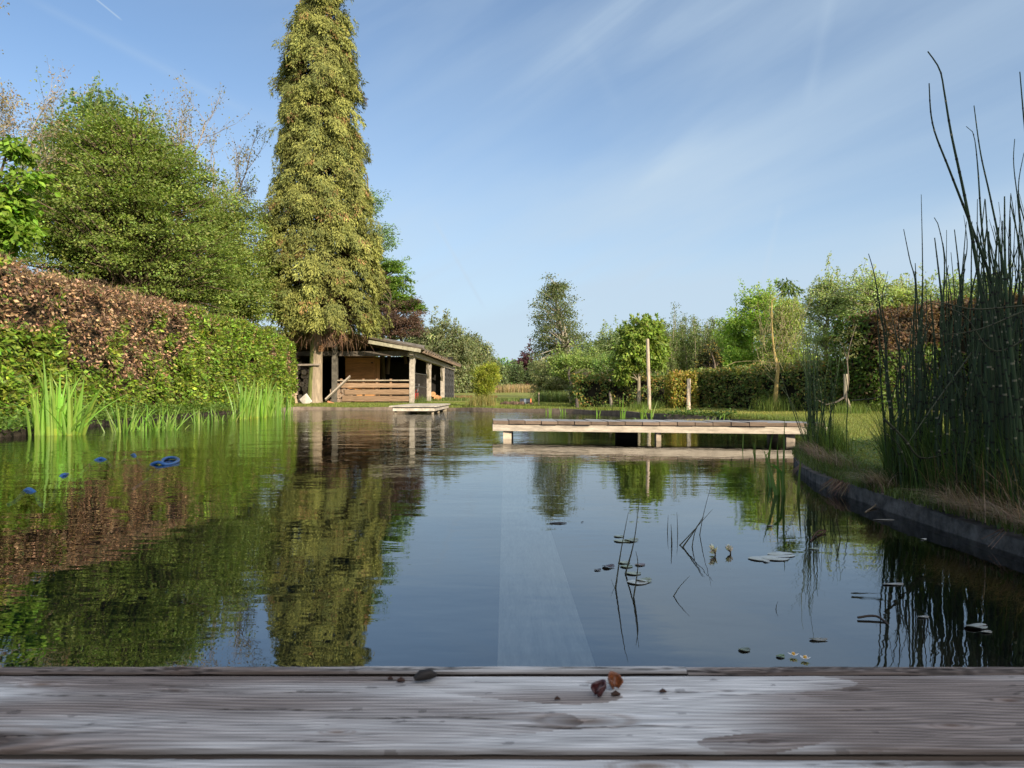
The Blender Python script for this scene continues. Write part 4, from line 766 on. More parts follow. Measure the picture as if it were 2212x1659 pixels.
leafy('wild_tree', 'rounded mixed green trees beyond the low hedge, tallest in that gap', 'tree', (*W(1310, 862, 42)[:2], .15), W(1310, 750, 42), [ell(1290, 770, 50, 40, 42, 1.5), ell(1335, 752, 42, 40, 42, 1.5), ell(1370, 760, 40, 45, 42, 1.2), ell(1300, 800, 60, 40, 41, 1.5)], 520, .45, 55, .12, (.11, .14, .055), tr=.12, flat=.6)
b_ = gp(1380, 879.3); leafy('walnut_sapling', 'golden green young tree with dense rounded crown left of the tall pole', 'tree', (*b_, .12), W(1382, 720, b_[1]), [ell(1385, 722, 42, 28, b_[1], .6), ell(1360, 765, 38, 36, b_[1], .55), ell(1412, 762, 34, 36, b_[1], .5), ell(1345, 800, 22, 24, b_[1], .35), ell(1385, 745, 45, 35, b_[1], .6)], 420, .13, 34, .105, (.105, .145, .024), tr=.048, flat=.8, droop=.8, asp=.5, brf=.2, nbr=50, bark=(.34, .29, .21), wob=.03, lum=.2)
# thicket of slim poles
th = thing('birch_thicket', 'thicket of slim pale stemmed saplings with airy tops beyond the hedge', 'thicket', (*W(1490, 870, 34)[:2], .12)); mb = MB(); ml = MB(); P0 = []; P1 = []; LP = []
for i in range(150):
    x_ = rng.uniform(1408, 1592); d = rng.uniform(31, 38); top = rng.uniform(700, 765) - 18 * math.sin((x_ - 1400) / 60) + (rng.uniform() < .05) * -25; a_ = W(x_, 866, d); a_[2] = .1; b_ = W(x_ + rng.normal(0, 9), top, d)
    mid = (a_ + b_) / 2 + rng.normal(0, .08, 3); mb.tube([a_, mid, b_], [.03, .02, .006], 4, np.array((.30, .26, .17)) * rng.uniform(.7, 1.2), cap=False)
    for j in range(24):
        t_ = rng.uniform(.35, 1); p_ = a_ + (b_ - a_) * t_; q_ = p_ + np.array([rng.normal(0, .22), rng.normal(0, .22), rng.uniform(.05, .3)]) * (1.25 - t_); P0.append(p_); P1.append(q_); LP += [p_ + (q_ - p_) * rng.uniform() + rng.normal(0, .09, 3) for _ in range(16)]
mb.twigs(P0, P1, .007, .003, (.22, .2, .12)); mb.build('stems', M_bark, th); LP = np.array(LP); n = len(LP)
ml.leaves(LP, rng.normal(0, 1, (n, 3)), rng.normal(0, .6, (n, 3)) + [0, 0, .6], rng.uniform(.05, .10, n), .055, jitter(n, (.13, .17, .055), .28)); ml.build('leaves', M_leaf, th)
leafy('golden_conifer', 'dark bushy conifer with golden tips between the two low hedges', 'tree', (*gp(1535, 881), .12), W(1537, 760, 21), [ell(1535, 830, 36, 50, 21, .6), ell(1538, 790, 22, 36, 21, .4), ell(1512, 790, 14, 22, 21, .3), ell(1515, 850, 30, 30, 21, .5)], 330, .15, 60, .065, lambda P: np.where(rng.uniform(0, 1, (len(P), 1)) < np.clip(.12 + .5 * (sn(P, 4, 2)[:, None] > .35), 0, .5), [[.30, .22, .04]], [[.045, .055, .016]]), tr=.05, mat=M_needle, flat=.35, droop=.4)
leafy('hornbeam_tree', 'bright green upright tree behind the middle of the dark hedge', 'tree', (*W(1630, 866, 26)[:2], .12), W(1625, 660, 26), [ell(1600, 740, 45, 60, 26, 1), ell(1640, 690, 32, 50, 26, .8), ell(1655, 650, 16, 30, 26, .4), ell(1620, 650, 10, 22, 26, .3), ell(1590, 700, 16, 30, 26, .4), ell(1610, 790, 70, 40, 25.5, 1)], 520, .27, 60, .085, (.14, .20, .035), tr=.1, flat=.6, droop=.1)
leafy('hornbeam_tree', 'dense green tree directly behind the yellow trunked sapling', 'tree', (*W(1690, 866, 24)[:2], .12), W(1690, 700, 24), [ell(1690, 740, 55, 60, 24, 1), ell(1700, 680, 35, 40, 24, .7), ell(1700, 800, 60, 36, 24, 1)], 420, .27, 55, .075, (.155, .19, .05), tr=.09, flat=.5, lum=.3)
for i, (cx_, w_, tp_, d, c_, lab) in enumerate([(1790, 60, 600, 19, (.17, .20, .085), 'open pale green fruit tree above the staked sapling'), (1868, 62, 595, 18, (.165, .20, .08), 'pale green fruit tree just left of the horsetails'), (1950, 55, 640, 18, (.16, .19, .07), 'pale green tree seen through the first horsetail stems'), (2050, 70, 610, 17.5, (.15, .19, .07), 'leafy tree behind the middle of the horsetails'), (2160, 80, 600, 17, (.15, .19, .07), 'leafy tree at the right edge behind the horsetails')]):
    leafy('fruit_tree', lab, 'tree', (*W(cx_, 866, d)[:2], .14), W(cx_, tp_ + 20, d), [ell(cx_, 735, w_, 62, d, .9), ell(cx_ - w_ * .35, 660, w_ * .55, 45, d, .7), ell(cx_ + w_ * .4, 650, w_ * .5, 40, d, .7), ell(cx_ + (i % 2) * 20 - 8, tp_ + 22, w_ * .38, 28, d, .4)], 300, .25, 42, .062, c_, tr=.08, flat=.5, shell=.6, lum=.3, bark=(.2, .17, .14), group='fruit trees behind the right hedge')
# yellow trunked sapling with one tuft
sp_ = thing('yellow_trunk_sapling', 'slim sapling with yellow lichen trunk and one leafy tuft on top', 'tree', (*gp(1674, 888), .12)); d = gp(1674, 888)[1]
pts = [W(1674, 886, d), W(1676, 850, d), W(1678, 820, d), W(1681, 795, d), W(1672, 760, d), W(1668, 720, d), W(1667, 680, d), W(1667, 650, d), W(1678, 642, d), W(1692, 628, d)]
mb = MB(); mb.tube(pts, [.055, .046, .042, .036, .026, .02, .015, .010, .008, .006], 8, (.36, .27, .10)); 
tw = [((1681, 795), (1700, 760)), ((1700, 760), (1722, 720)), ((1681, 795), (1655, 760)), ((1655, 760), (1640, 700)), ((1676, 785), (1612, 780)), ((1612, 780), (1570, 790)), ((1667, 700), (1664, 630)), ((1700, 760), (1735, 745)), ((1672, 760), (1690, 700)), ((1667, 720), (1650, 670)), ((1677, 830), (1640, 790))]
for a_, b_ in tw: mb.tube([W(*a_, d), (W(*a_, d) + W(*b_, d)) / 2 + [0, .1, .03], W(*b_, d)], [.006, .005, .003], 5, (.30, .24, .13), cap=False)
tpx = np.array([[*W(rng.uniform(1640, 1735), rng.uniform(660, 800), d + rng.normal(0, .25))] for _ in range(160)]); br = tpx + rng.normal(0, .12, tpx.shape) + [0, 0, .12]; mb.twigs(tpx - [0, 0, .1], br, .0045, .002, (.26, .22, .13)); mb.build('trunk', M_bark, sp_)
mb = MB(); crown(mb, [ell(1706, 622, 20, 18, d, .2), ell(1696, 612, 10, 10, d, .1)], 26, .10, 14, .10, (.10, .15, .035), asp=.32, droop=.7, flat=.7); i = np.repeat(np.arange(160), 9); P = br[i] + rng.normal(0, .07, (len(i), 3)); mb.leaves(P, rng.normal(0, 1, P.shape), rng.normal(0, 1, P.shape), .03, .02, jitter(len(P), (.18, .17, .07))); mb.build('leaves', M_leaf, sp_)
ss = thing('staked_sapling', 'broken young fruit tree with sawn stub and drooping bare branch', 'tree', (*gp(1836, 893), .12)); d = gp(1836, 893)[1]
mb = MB(); mb.tube([W(1838, 892, d), W(1831, 868, d), W(1826, 855, d)], [.042, .034, .034], 8, (.34, .28, .22)); mb.tube([W(1826, 858, d), W(1827, 830, d), W(1826, 808, d)], [.036, .038, .038], 9, (.30, .26, .19))
mb.tube([W(1828, 860, d - .05), W(1833, 820, d), W(1830, 780, d), W(1836, 745, d), W(1850, 700, d)], [.015, .013, .010, .008, .005], 6, (.17, .14, .11)); mb.tube([W(1831, 785, d), W(1822, 750, d), W(1812, 735, d)], [.007, .005, .003], 5, (.17, .14, .11), cap=False)
mb.tube([W(1824, 858, d), W(1808, 868, d - .2), W(1785, 874, d - .3), W(1768, 865, d - .3), W(1755, 850, d - .3)], [.018, .015, .013, .010, .004], 5, (.10, .085, .07)); mb.build('trunk', M_bark, ss)
mb = MB(); crown(mb, [ell(1835, 735, 24, 40, d, .3)], 22, .12, 14, .05, (.13, .14, .05)); mb.build('leaves', M_leaf, ss)
# pole, posts, stake
a_ = gp(1403, 883); mb = MB(); mb.tube([(a_[0], a_[1], -.1), *[W(1403 - 4.5 * t_, 878 - 146 * t_, a_[1]) for t_ in (.25, .5, .75, 1)]], [.046, .044, .042, .041, .038], 9, (.44, .36, .27)); tag(mb.build('pole', M_bark), 'tall pale wooden pole standing free on the lawn', 'pole')
a_ = gp(1487, 884); mb = MB(); mb.tube([(a_[0], a_[1], -.1), (a_[0] + .01, a_[1], .5), W(1488, 818, a_[1])], [.05, .047, .043], 9, (.60, .48, .36)); tag(mb.build('fence_post', M_bark), 'short pale wooden post in front of the yellow hedge end', 'post')
a_ = gp(1164, 874); mb = MB(); mb.tube([(a_[0], a_[1], -.1), (a_[0], a_[1], .5), W(1164, 848, a_[1])], .022, 6, (.45, .36, .25)); tag(mb.build('thin_stake', M_bark), 'thin wooden stake at the edge of the far meadow', 'stake')
# tub lying on the lawn, dirt heap
tub = thing('lying_tub', 'black tub with orange rim lying on the lawn beyond the pond', 'tub', (.47, 24.5, .12)); c_ = W(1135, 868.5, 24.5)
mb = MB(); mb.tube([c_ + [-.19, 0, 0], c_ + [-.185, 0, 0], c_ + [.17, 0, 0]], [.05, .115, .115], 14, (.02, .025, .03)); mb.tube([c_ + [-.05, 0, 0], c_ + [.02, 0, 0]], .119, 14, (.12, .15, .18)); mb.build('body', M_plastic, tub, smooth=False)
mb = MB(); mb.tube([c_ + [.16, 0, 0], c_ + [.205, 0, 0]], .125, 14, (.5, .16, .05)); mb.build('rim', M_plastic, tub)
c_ = gp(1107, 873); mb = MB(); k = 0
for i in range(26): x_, y_ = c_[0] + rng.normal(0, .22), c_[1] + rng.normal(0, .2); s_ = rng.uniform(.05, .11); mb.tube([(x_, y_, .08), (x_, y_, .12 + s_ * .6), (x_, y_, .12 + s_)], [s_, s_ * .8, s_ * .3], 6, np.array((.12, .08, .055)) * rng.uniform(.6, 1.4))
tag(mb.build('soil_heap', M_stone), 'flat patch of dug brown soil on the lawn left of the tub', 'soil', kind='stuff')
# golden bush on the far bank
b_ = np.array([W(1042, 0, 21.3)[0], 21.3]); leafy('golden_shrub', 'small upright golden green tree on the far bank', 'tree', (*b_, .12), W(1045, 800, 21.3), [ell(1050, 815, 27, 28, 21.3, .35), ell(1048, 838, 22, 22, 21.3, .3), ell(1040, 852, 14, 14, 21.3, .2), ell(1062, 800, 14, 16, 21.3, .2)], 330, .10, 36, .06, (.27, .30, .045), tr=.03, flat=.8, droop=-.2, asp=.4, bark=(.25, .2, .1))
# far tree belt so that no bare horizon shows
def belt(x0, x1, y, hmin, hmax, col, n, ls, name='far_woodland'):
    mb = MB(); xx = rng.uniform(x0, x1, n); H = hmin + (hmax - hmin) * (.5 + .5 * sn(np.column_stack([xx, xx * 0, xx * 0]), .11, 2)); zz_ = rng.uniform(0, 1, n) ** .8 * H + gz(xx, np.full(n, y)); P = np.column_stack([xx, y + rng.normal(0, 2, n) + 3 * sn(np.column_stack([xx, zz_, zz_]), .5, 1), zz_])
    mb.leaves(P, rng.normal(0, 1, P.shape), rng.normal(0, 1, P.shape) + [0, -.5, .5], ls, ls * .7, jitter(n, col, .3) * np.exp(.35 * sn(P, .6, 4))[:, None]); tag(mb.build(name, M_leaf), 'distant wooded edge of the meadow', None, kind='stuff')
belt(-60, 75, 150, 4, 9, (.075, .10, .05), 16000, 1.0); belt(-70, -9, 58, 4, 7.5, (.08, .115, .035), 14000, .45); belt(6, 60, 48, 2, 4.0, (.09, .12, .045), 16000, .35); belt(12, 40, 22, 1.5, 3.0, (.08, .115, .035), 9000, .2)
belt(-30, -11.5, 17, 3, 4.6, (.07, .11, .03), 9000, .2)

# ------------------------------------------------------------------ grasses
def grass(name, label, P, h, wd, col, bend=.6, lum=.25, kind='stuff', cat=None, seg=3, mat=None, lean=None):
    n = len(P); mb = MB(); D = rng.normal(0, 1, (n, 3)) if lean is None else rng.normal(0, .6, (n, 3)) + lean
    mb.blades(P, D, h * rng.uniform(.5, 1.25, n), wd, bend * rng.uniform(.3, 1.3, n), jitter(n, col, lum), seg=seg); return tag(mb.build(name, mat or M_grass), label, cat, kind=kind)
def scatter(n, x0, x1, y0, y1, dmin=.09, ymul=1):
    P = np.column_stack([rng.uniform(x0, x1, n), y0 + (y1 - y0) * rng.uniform(0, 1, n) ** ymul]); P = P[~inside(P, pond_o)]; P = P[polydist(P, pond_o) > dmin] if dmin else P
    return np.column_stack([P, gze(P[:, 0], P[:, 1]) - .004])
P = scatter(190000, 1.7, 7.2, 3.4, 13.5, .02, 1.5); grass('lawn_grass', 'short mown grass on the right hand lawn', P, .030, .0045, (.21, .235, .065), .8, seg=2)
P = scatter(60000, -1, 9, 13, 25, .05, 1.2); grass('lawn_grass', 'short mown grass on the far lawn', P, .035, .010, (.30, .30, .085), .8, seg=2)
P = scatter(26000, -7, 2, 20.5, 30, .03, 1.3); grass('lawn_grass', 'mown grass in front of the shed', P, .055, .011, (.18, .21, .05), .8, seg=2)
def along(n, sel, off0, off1, z):
    idx = np.array([i for i in range(len(pond)) if sel(pond[i])]); i = rng.choice(idx, n); j = (i + 1) % len(pond); t_ = rng.uniform(0, 1, (n, 1)); nrm = (pond_o - pond) / .07
    p_ = pond[i] * (1 - t_) + pond[j] * t_ + nrm[i] * rng.uniform(off0, off1, (n, 1)); return np.column_stack([p_, np.full(n, z)]), np.column_stack([-nrm[i], np.zeros(n)])
P, D = along(7000, lambda p: p[1] > 15, .05, .4, .07); grass('bank_grass', 'longer grass along the far bank', P, .10, .010, (.18, .22, .05), .8)
P, D = along(9000, lambda p: p[0] > 2 and 5 < p[1] <= 15, .04, .3, .075); grass('bank_grass', 'longer grass and weeds along the right bank', P, .09, .008, (.15, .19, .05), .9)
P, D = along(16000, lambda p: p[0] > 1.2 and p[1] < 6.2, -.01, .35, .066); grass('bank_grass', 'tufty dark grass along the near right bank', P, .055, .005, (.10, .13, .04), .9)
P, D = along(5200, lambda p: p[0] > 1.4 and 1.8 < p[1] < 3.6, .0, .12, .07); m_ = (sn(P, 6, 2) > .0) & (rng.uniform(0, 1, len(P)) < .55); D = D[m_]; P = P[m_]; grass('dead_grass', 'pale dead grass hanging over the near right edging', P, .13, .0030, (.30, .23, .16), 1.6, mat=M_dead, lean=D, seg=4)
P, D = along(500, lambda p: p[0] > 1.4 and 3.9 <= p[1] < 5.2, .03, .14, .115); grass('dead_grass', 'sparse dead grass on the edging near the clump', P, .11, .0032, (.2, .15, .1), 1.6, mat=M_dead, lean=D, seg=4)
P, D = along(5200, lambda p: p[0] < -5.3 and p[1] < 20, .03, .7, .07); grass('bank_grass', 'grass and weeds under the left hedge', P, .15, .008, (.12, .17, .035), .9)
P, D = along(1100, lambda p: p[0] > 1.4 and 1.8 < p[1] < 5.4, -.03, .02, .07); m_ = sn(P, 9, 4) > .4; P, D = P[m_], D[m_]; n_ = len(P); mb = MB(); Q = P + D * rng.uniform(.01, .06, (n_, 1)) - np.column_stack([0 * P[:, :2], rng.uniform(.03, .075, n_)]) + rng.normal(0, .015, (n_, 3)) * [1, 1, 0]; mb.twigs(P, Q, .0016, .0008, jitter(n_, (.16, .11, .075), .4)); tag(mb.build('hanging_roots', M_bark), 'brown roots and straw hanging over the right edging', None, kind='stuff')
# broad leaved ground cover on the left bank
P, D = along(9000, lambda p: p[0] < -5.3 and 7.5 < p[1] < 20, -.10, .6, .06); P[:, 2] += rng.gamma(2, .05, len(P)) - .05 * (rng.uniform(0, 1, len(P)) < .3) * (1 + .6 * sn(P, 1.4, 3)); mb = MB(); mb.leaves(P, rng.normal(0, 1, P.shape) * [1, 1, .5], rng.normal(0, .5, P.shape) + [0, 0, 1], rng.uniform(.03, .07, len(P)), .04, jitter(len(P), (.10, .17, .03), .3)); tag(mb.build('ground_cover', M_leaf), 'low leafy ground cover on the left bank', None, kind='stuff')
P, D = along(600, lambda p: p[0] > 2.8 and 12.9 < p[1] < 14.0, -.10, .25, .1); P[:, 2] += rng.gamma(2, .02, len(P)) - .04 * (rng.uniform(0, 1, len(P)) < .4); mb = MB(); mb.leaves(P, rng.normal(0, 1, P.shape) * [1, 1, .5], rng.normal(0, .5, P.shape) + [0, 0, 1], rng.uniform(.03, .07, len(P)), .04, jitter(len(P), (.07, .12, .025), .3)); tag(mb.build('ground_cover', M_leaf), 'leafy weeds overhanging the bank behind the jetty', None, kind='stuff')
# clover-like low leaves on the shaded lawn
P = scatter(9000, 1.75, 3.6, 3.8, 6.5, .05); P[:, 2] += rng.uniform(.0, .035, len(P)); mb = MB(); mb.leaves(P, rng.normal(0, 1, P.shape) * [1, 1, .2], rng.normal(0, .3, P.shape) + [0, 0, 1], rng.uniform(.012, .026, len(P)), .016, jitter(len(P), (.08, .13, .03), .3)); tag(mb.build('clover', M_leaf), 'clover in the shaded lawn', None, kind='stuff')
# meadow reeds, rush patches
n = 5200; x_ = rng.uniform(-3.2, 5.0, n); P = np.column_stack([x_, rng.uniform(92, 100, n), np.zeros(n)]); P[:, 2] = gz(P[:, 0], P[:, 1]) - .1; grass('meadow_reeds', 'band of dry straw coloured reeds at the far end of the meadow', P, 1.15, .055, (.34, .26, .14), .25)
for lab, xa, xb, n in (('reddish brown rush patch beside the shed', -4.6, -2.4, 900), ('thin brown rush patch behind the golden tree', -2.0, -.9, 380)):
    P = np.column_stack([rng.uniform(xa, xb, n), rng.uniform(43.5, 45.5, n), np.full(n, .1)]); grass('rush_patch', lab, P, .30, .02, (.26, .15, .08), .5)
n = 9000; P = np.column_stack([rng.uniform(-6, 6, n), rng.uniform(33.5, 40, n) , np.full(n, .1)]); grass('meadow_grass', 'rougher grass at the start of the meadow', P, .2, .03, (.13, .17, .05), .6)
n = 1500; P = np.column_stack([rng.uniform(2.2, 3.2, n), rng.uniform(26, 28.5, n), np.full(n, .1)]); grass('dry_tall_grass', 'dry tall grass at the left end of the low hedge', P, .5, .015, (.30, .25, .16), .5)
n = 2600; P = np.column_stack([rng.uniform(1.0, 2.8, n), rng.uniform(28, 31, n), np.full(n, .1)]); grass('meadow_bush_grass', 'tall green herbs under the alder', P, .5, .03, (.12, .16, .05), .6)
def tuft(x, y, n, h, col, label, r=.12, wd=.007, bend=.5, z=None):
    P = np.column_stack([x + rng.normal(0, r, n), y + rng.normal(0, r, n), np.full(n, .11 if z is None else z)]); mb = MB(); mb.blades(P, rng.normal(0, 1, (n, 3)), h * rng.uniform(.5, 1.2, n), wd, bend * rng.uniform(.3, 1.3, n), jitter(n, col, .25)); return tag(mb.build('grass_tuft', M_grass), label, 'grass tuft')
for (dx, dy), n, h, r, lab in (((1380, 883), 260, .22, .14, 'green tuft around the golden green young tree'), ((1403, 882), 420, .25, .18, 'green tuft around the foot of the tall pole'), ((1674, 888), 520, .38, .17, 'tall green tuft around the yellow trunked sapling'), ((1838, 895), 520, .28, .22, 'green tuft around the staked broken sapling'), ((1320, 881), 120, .15, .1, 'small tuft under the thin fruit tree')):
    a_ = gp(dx, dy); tuft(a_[0], a_[1], n, h, (.13, .18, .04), lab, r)
tuft(b_[0] if False else W(1042, 0, 21)[0], 20.9, 900, .42, (.27, .24, .09), 'straw and green grass tuft at the foot of the golden shrub', .17, .008, .7)
tuft(*RW(1600, 1250, 28.4)[:2], 300, .35, (.12, .17, .04), 'grass tuft between the first two shed posts', .25)

# ------------------------------------------------------------------ iris clumps
def iris(name, label, spots, hgt, nb_, wd, col, group=None, spread=.05, cat='water plant', lean=.22, z=-.25):
    root = thing(name, label, cat, (spots[0][0], spots[0][1], 0), group); mb = MB()
    for (x, y, s_) in spots:
        n = max(2, int(nb_ * s_)); a = rng.uniform(0, 6.28, n); rr = np.abs(rng.normal(0, spread, n)); P = np.column_stack([x + rr * np.cos(a), y + rr * np.sin(a) * .8, np.full(n, z)])
        h = hgt * s_ ** .5 * rng.uniform(.5, 1.12, n) - z; dirs = np.column_stack([np.cos(a) + rng.normal(0, .4, n), np.sin(a) * .7 + rng.normal(0, .3, n), np.zeros(n)]); dirs = unit(dirs)
        bend = lean * rng.gamma(1.4, .7, n); seg = 7; fa = rng.uniform(-.6, .6, n); S_ = np.column_stack([np.cos(fa), np.sin(fa), np.zeros(n)]); rows = []
        cc = jitter(n, col, .16, .08); w_ = wd * rng.uniform(.75, 1.2, n)[:, None]; flop = (rng.uniform(0, 1, n) < .12)[:, None] * 1.0
        for k_ in range(seg + 1):
            t_ = k_ / seg; c = P + np.array([0, 0, 1.0]) * (h[:, None] * (t_ - .18 * bend[:, None] * t_ ** 3 - flop * .45 * max(0, t_ - .6) ** 1.2 * 2.2)) + dirs * (h[:, None] * (bend[:, None] * t_ ** 1.8 + flop * .5 * max(0, t_ - .55)))
            wk = w_ * .5 * (1 - .35 * t_) * (1 - t_ ** 5)
            rows += [c - S_ * wk, c + np.cross(S_, [0, 0, 1.0]) * w_ * .16 * (1 - t_), c + S_ * wk]
        V = np.stack(rows, 1); m_ = 3 * (seg + 1); b0 = np.arange(n)[:, None] * m_; first = True; Fs = []; Ts = []
        for k_ in range(seg):
            for q in (0, 1): Fs.append(b0 + [3 * k_ + q, 3 * k_ + q + 1, 3 * k_ + q + 4, 3 * k_ + q + 3]); Ts.append(cc * (np.array([1.35, 1.12, .9]) if k_ < 2 else 1.0))
        mb.add(V, np.concatenate(Fs), np.concatenate(Ts))
    mb.build('leaves', M_iris, root); return root
IC = (.25, .40, .075)
def ws(dx, dy): return wat(dx, dy)[:2]
a_, b1, c1_ = ws(95, 940), ws(125, 941), ws(155, 940); 
iris('iris_clump', 'large tall iris clump standing in the water at the far left', [(*ws(84, 940), .8), (*ws(103, 939), 1), (*ws(122, 940), 1.25), (*ws(152, 940), 1), (*ws(163, 939), .8)], .80, 15, .044, IC, 'iris clumps at the left bank', spread=.055, lean=.24)
iris('iris_clump', 'small iris clump right of the large left one', [(*ws(262, 934), 1), (*ws(275, 931), .8)], .42, 16, .026, IC, 'iris clumps at the left bank', spread=.07)
iris('iris_clump', 'wide low iris clump in the middle of the left bank', [(*ws(312, 932), .8), (*ws(335, 930), 1), (*ws(352, 930), 1), (*ws(372, 928), .8)], .36, 13, .026, (.21, .34, .065), 'iris clumps at the left bank', spread=.08, lean=.35)
iris('iris_clump', 'sparse short iris clump before the tall right one', [(*ws(428, 915), .7), (*ws(438, 914), .7)], .36, 12, .026, IC, 'iris clumps at the left bank', spread=.08)
iris('iris_clump', 'low spreading iris clump nearest the tall right one', [(*ws(462, 912), .6), (*ws(480, 911), .8), (*ws(498, 910), .7)], .38, 13, .026, (.21, .34, .065), 'iris clumps at the left bank', spread=.1)
iris('iris_clump', 'dense tall iris clump at the right end of the left bank', [(*ws(x_, 906 - .1 * (x_ - 520)), s_) for x_, s_ in ((521, .9), (532, 1), (544, 1.1), (556, 1.1), (568, 1), (580, .9), (592, .6), (604, .8), (617, .5))], .80, 17, .036, IC, 'iris clumps at the left bank', spread=.11, lean=.13)
for (dx, dy, h_, lab) in ((1342, 903, .5, 'slim bright iris behind the jetty, tallest there'), (1385, 905, .34, 'left one of a pair of small irises behind the jetty'), (1405, 905, .38, 'right one of a pair of small irises behind the jetty'), (1188, 893, .22, 'tiny iris by the far bank, left'), (1218, 893, .2, 'tiny iris by the far bank, right'), (1480, 905, .3, 'short sparse iris under the far jetty side'), (1290, 897, .2, 'single small sprout by the far bank')):
    iris('iris_plant', lab, [(*ws(dx, dy), .6)], h_ * 1.25, 11, .03, (.19, .33, .05), 'small irises beyond the jetty', spread=.05, lean=.14)
for i, (dx, hgt_) in enumerate(((1528, .2), (1541, .24), (1552, .3), (1585, .2))): iris('iris_plant', ['leftmost', 'second', 'tall third', 'last'][i] + ' sprout behind the right part of the jetty', [(*ws(dx, 912), .35)], hgt_ * 1.5, 9, .02, (.19, .33, .05), 'sprouts behind the jetty', spread=.04)
iris('iris_clump', 'tall dark iris blades in the water beside the second horsetail clump', [(*ws(1688, 1070), .5), (*ws(1697, 1068), .5)], .5, 7, .022, (.09, .16, .04), spread=.03, lean=.09)
iris('iris_clump', 'thin reed blades left of the tall dark iris', [(*ws(1660, 1050), .5), (*ws(1672, 1055), .5)], .26, 7, .014, (.09, .16, .04), spread=.05, lean=.12)
iris('iris_clump', 'thin green blades rising in front of the right end of the jetty', [(*ws(1632, 985), .4), (*ws(1652, 990), .5), (*ws(1600, 975), .25)], .34, 7, .013, (.12, .20, .05), spread=.06, lean=.18)

# ------------------------------------------------------------------ horsetails
def stem(mb, mn, pts, r, seg=.07, tint=(.026, .044, .020)):
    P = np.array(pts, float); L = np.concatenate([[0], np.cumsum(np.linalg.norm(np.diff(P, axis=0), axis=1))]); n = max(3, int(L[-1] / .03)); s_ = np.linspace(0, L[-1], n)
    Q = np.column_stack([np.interp(s_, L, P[:, i]) for i in range(3)]); rr = r * (1 - .72 * (s_ / L[-1]) ** 1.8); mb.tube(Q, rr, 6, np.array(tint) * rng.uniform(.7, 1.35))
    t_ = seg * rng.uniform(.5, 1)
    while t_ < L[-1] * .96:
        q = np.array([np.interp(t_, L, P[:, i]) for i in range(3)]); q2 = np.array([np.interp(t_ + .007, L, P[:, i]) for i in range(3)]); ra = r * (1 - .72 * (t_ / L[-1]) ** 1.8); mn.tube([q, q2], ra * 1.13, 6, (.012, .012, .010) if rng.uniform() < .8 else (.2, .19, .13), cap=False); t_ += seg * (1.0 + .3 * rng.normal())
def curve(P, n=24):
    P = np.array(P, float); t_ = np.linspace(0, len(P) - 1, n); out_ = []
    for x in t_:
        i = min(int(x), len(P) - 2); u_ = x - i; p0, p1, p2, p3 = P[max(i - 1, 0)], P[i], P[i + 1], P[min(i + 2, len(P) - 1)]
        out_.append(.5 * (2 * p1 + (p2 - p0) * u_ + (2 * p0 - 5 * p1 + 4 * p2 - p3) * u_ ** 2 + (-p0 + 3 * p1 - 3 * p2 + p3) * u_ ** 3))
    return np.array(out_)
def autostem(mb, mn, x, y, h, r, lean, tint=(.026, .044, .020), top=None):
    d = rng.normal(0, 1, 3) * [1, 1, 0]; d = unit(d); k_ = rng.normal(0, .02, (5, 3)) * [1, 1, 0]; pts = []
    for j in range(5):
        t_ = j / 4; pts.append(np.array([x, y, .08]) + np.array([0, 0, h - .08]) * t_ + d * lean * t_ ** 1.6 * h + k_[j] * t_)
    c_ = curve(pts, 20); stem(mb, mn, c_, r, tint=tint)
    if rng.uniform() < .35:      # thin forked top
        i = int(rng.uniform(.55, .8) * 19); b_ = c_[i]; e_ = b_ + np.array([rng.normal(0, .07), rng.normal(0, .05), rng.uniform(.15, .4)]); stem(mb, mn, curve([b_, (b_ + e_) / 2 + rng.normal(0, .012, 3), e_], 8), r * .38, tint=tint)
ht = thing('horsetail_clump', 'big dense clump of tall dark horsetail stems at the right edge', 'horsetail plant', (2.1, 3, .12)); mb = MB(); mn = mb
made = 0
while made < 235:
    dx = rng.uniform(1915, 2330); d = rng.uniform(2.45, 3.9); x = (dx - CX) / FD * d
    if x < 1.69 + max(0, (d - 3.3)) * .12: continue
    lim = np.interp(dx, [1900, 1960, 2030, 2120, 2330], [670, 590, 500, 420, 380]); ytop = rng.uniform(lim, lim + 300) if rng.uniform() < .75 else rng.uniform(740, 900); h = EYE + (HY - ytop) / FD * d
    autostem(mb, mn, x, d, min(h, 1.55), rng.uniform(.0034, .0082), rng.uniform(.0, .09)); made += 1
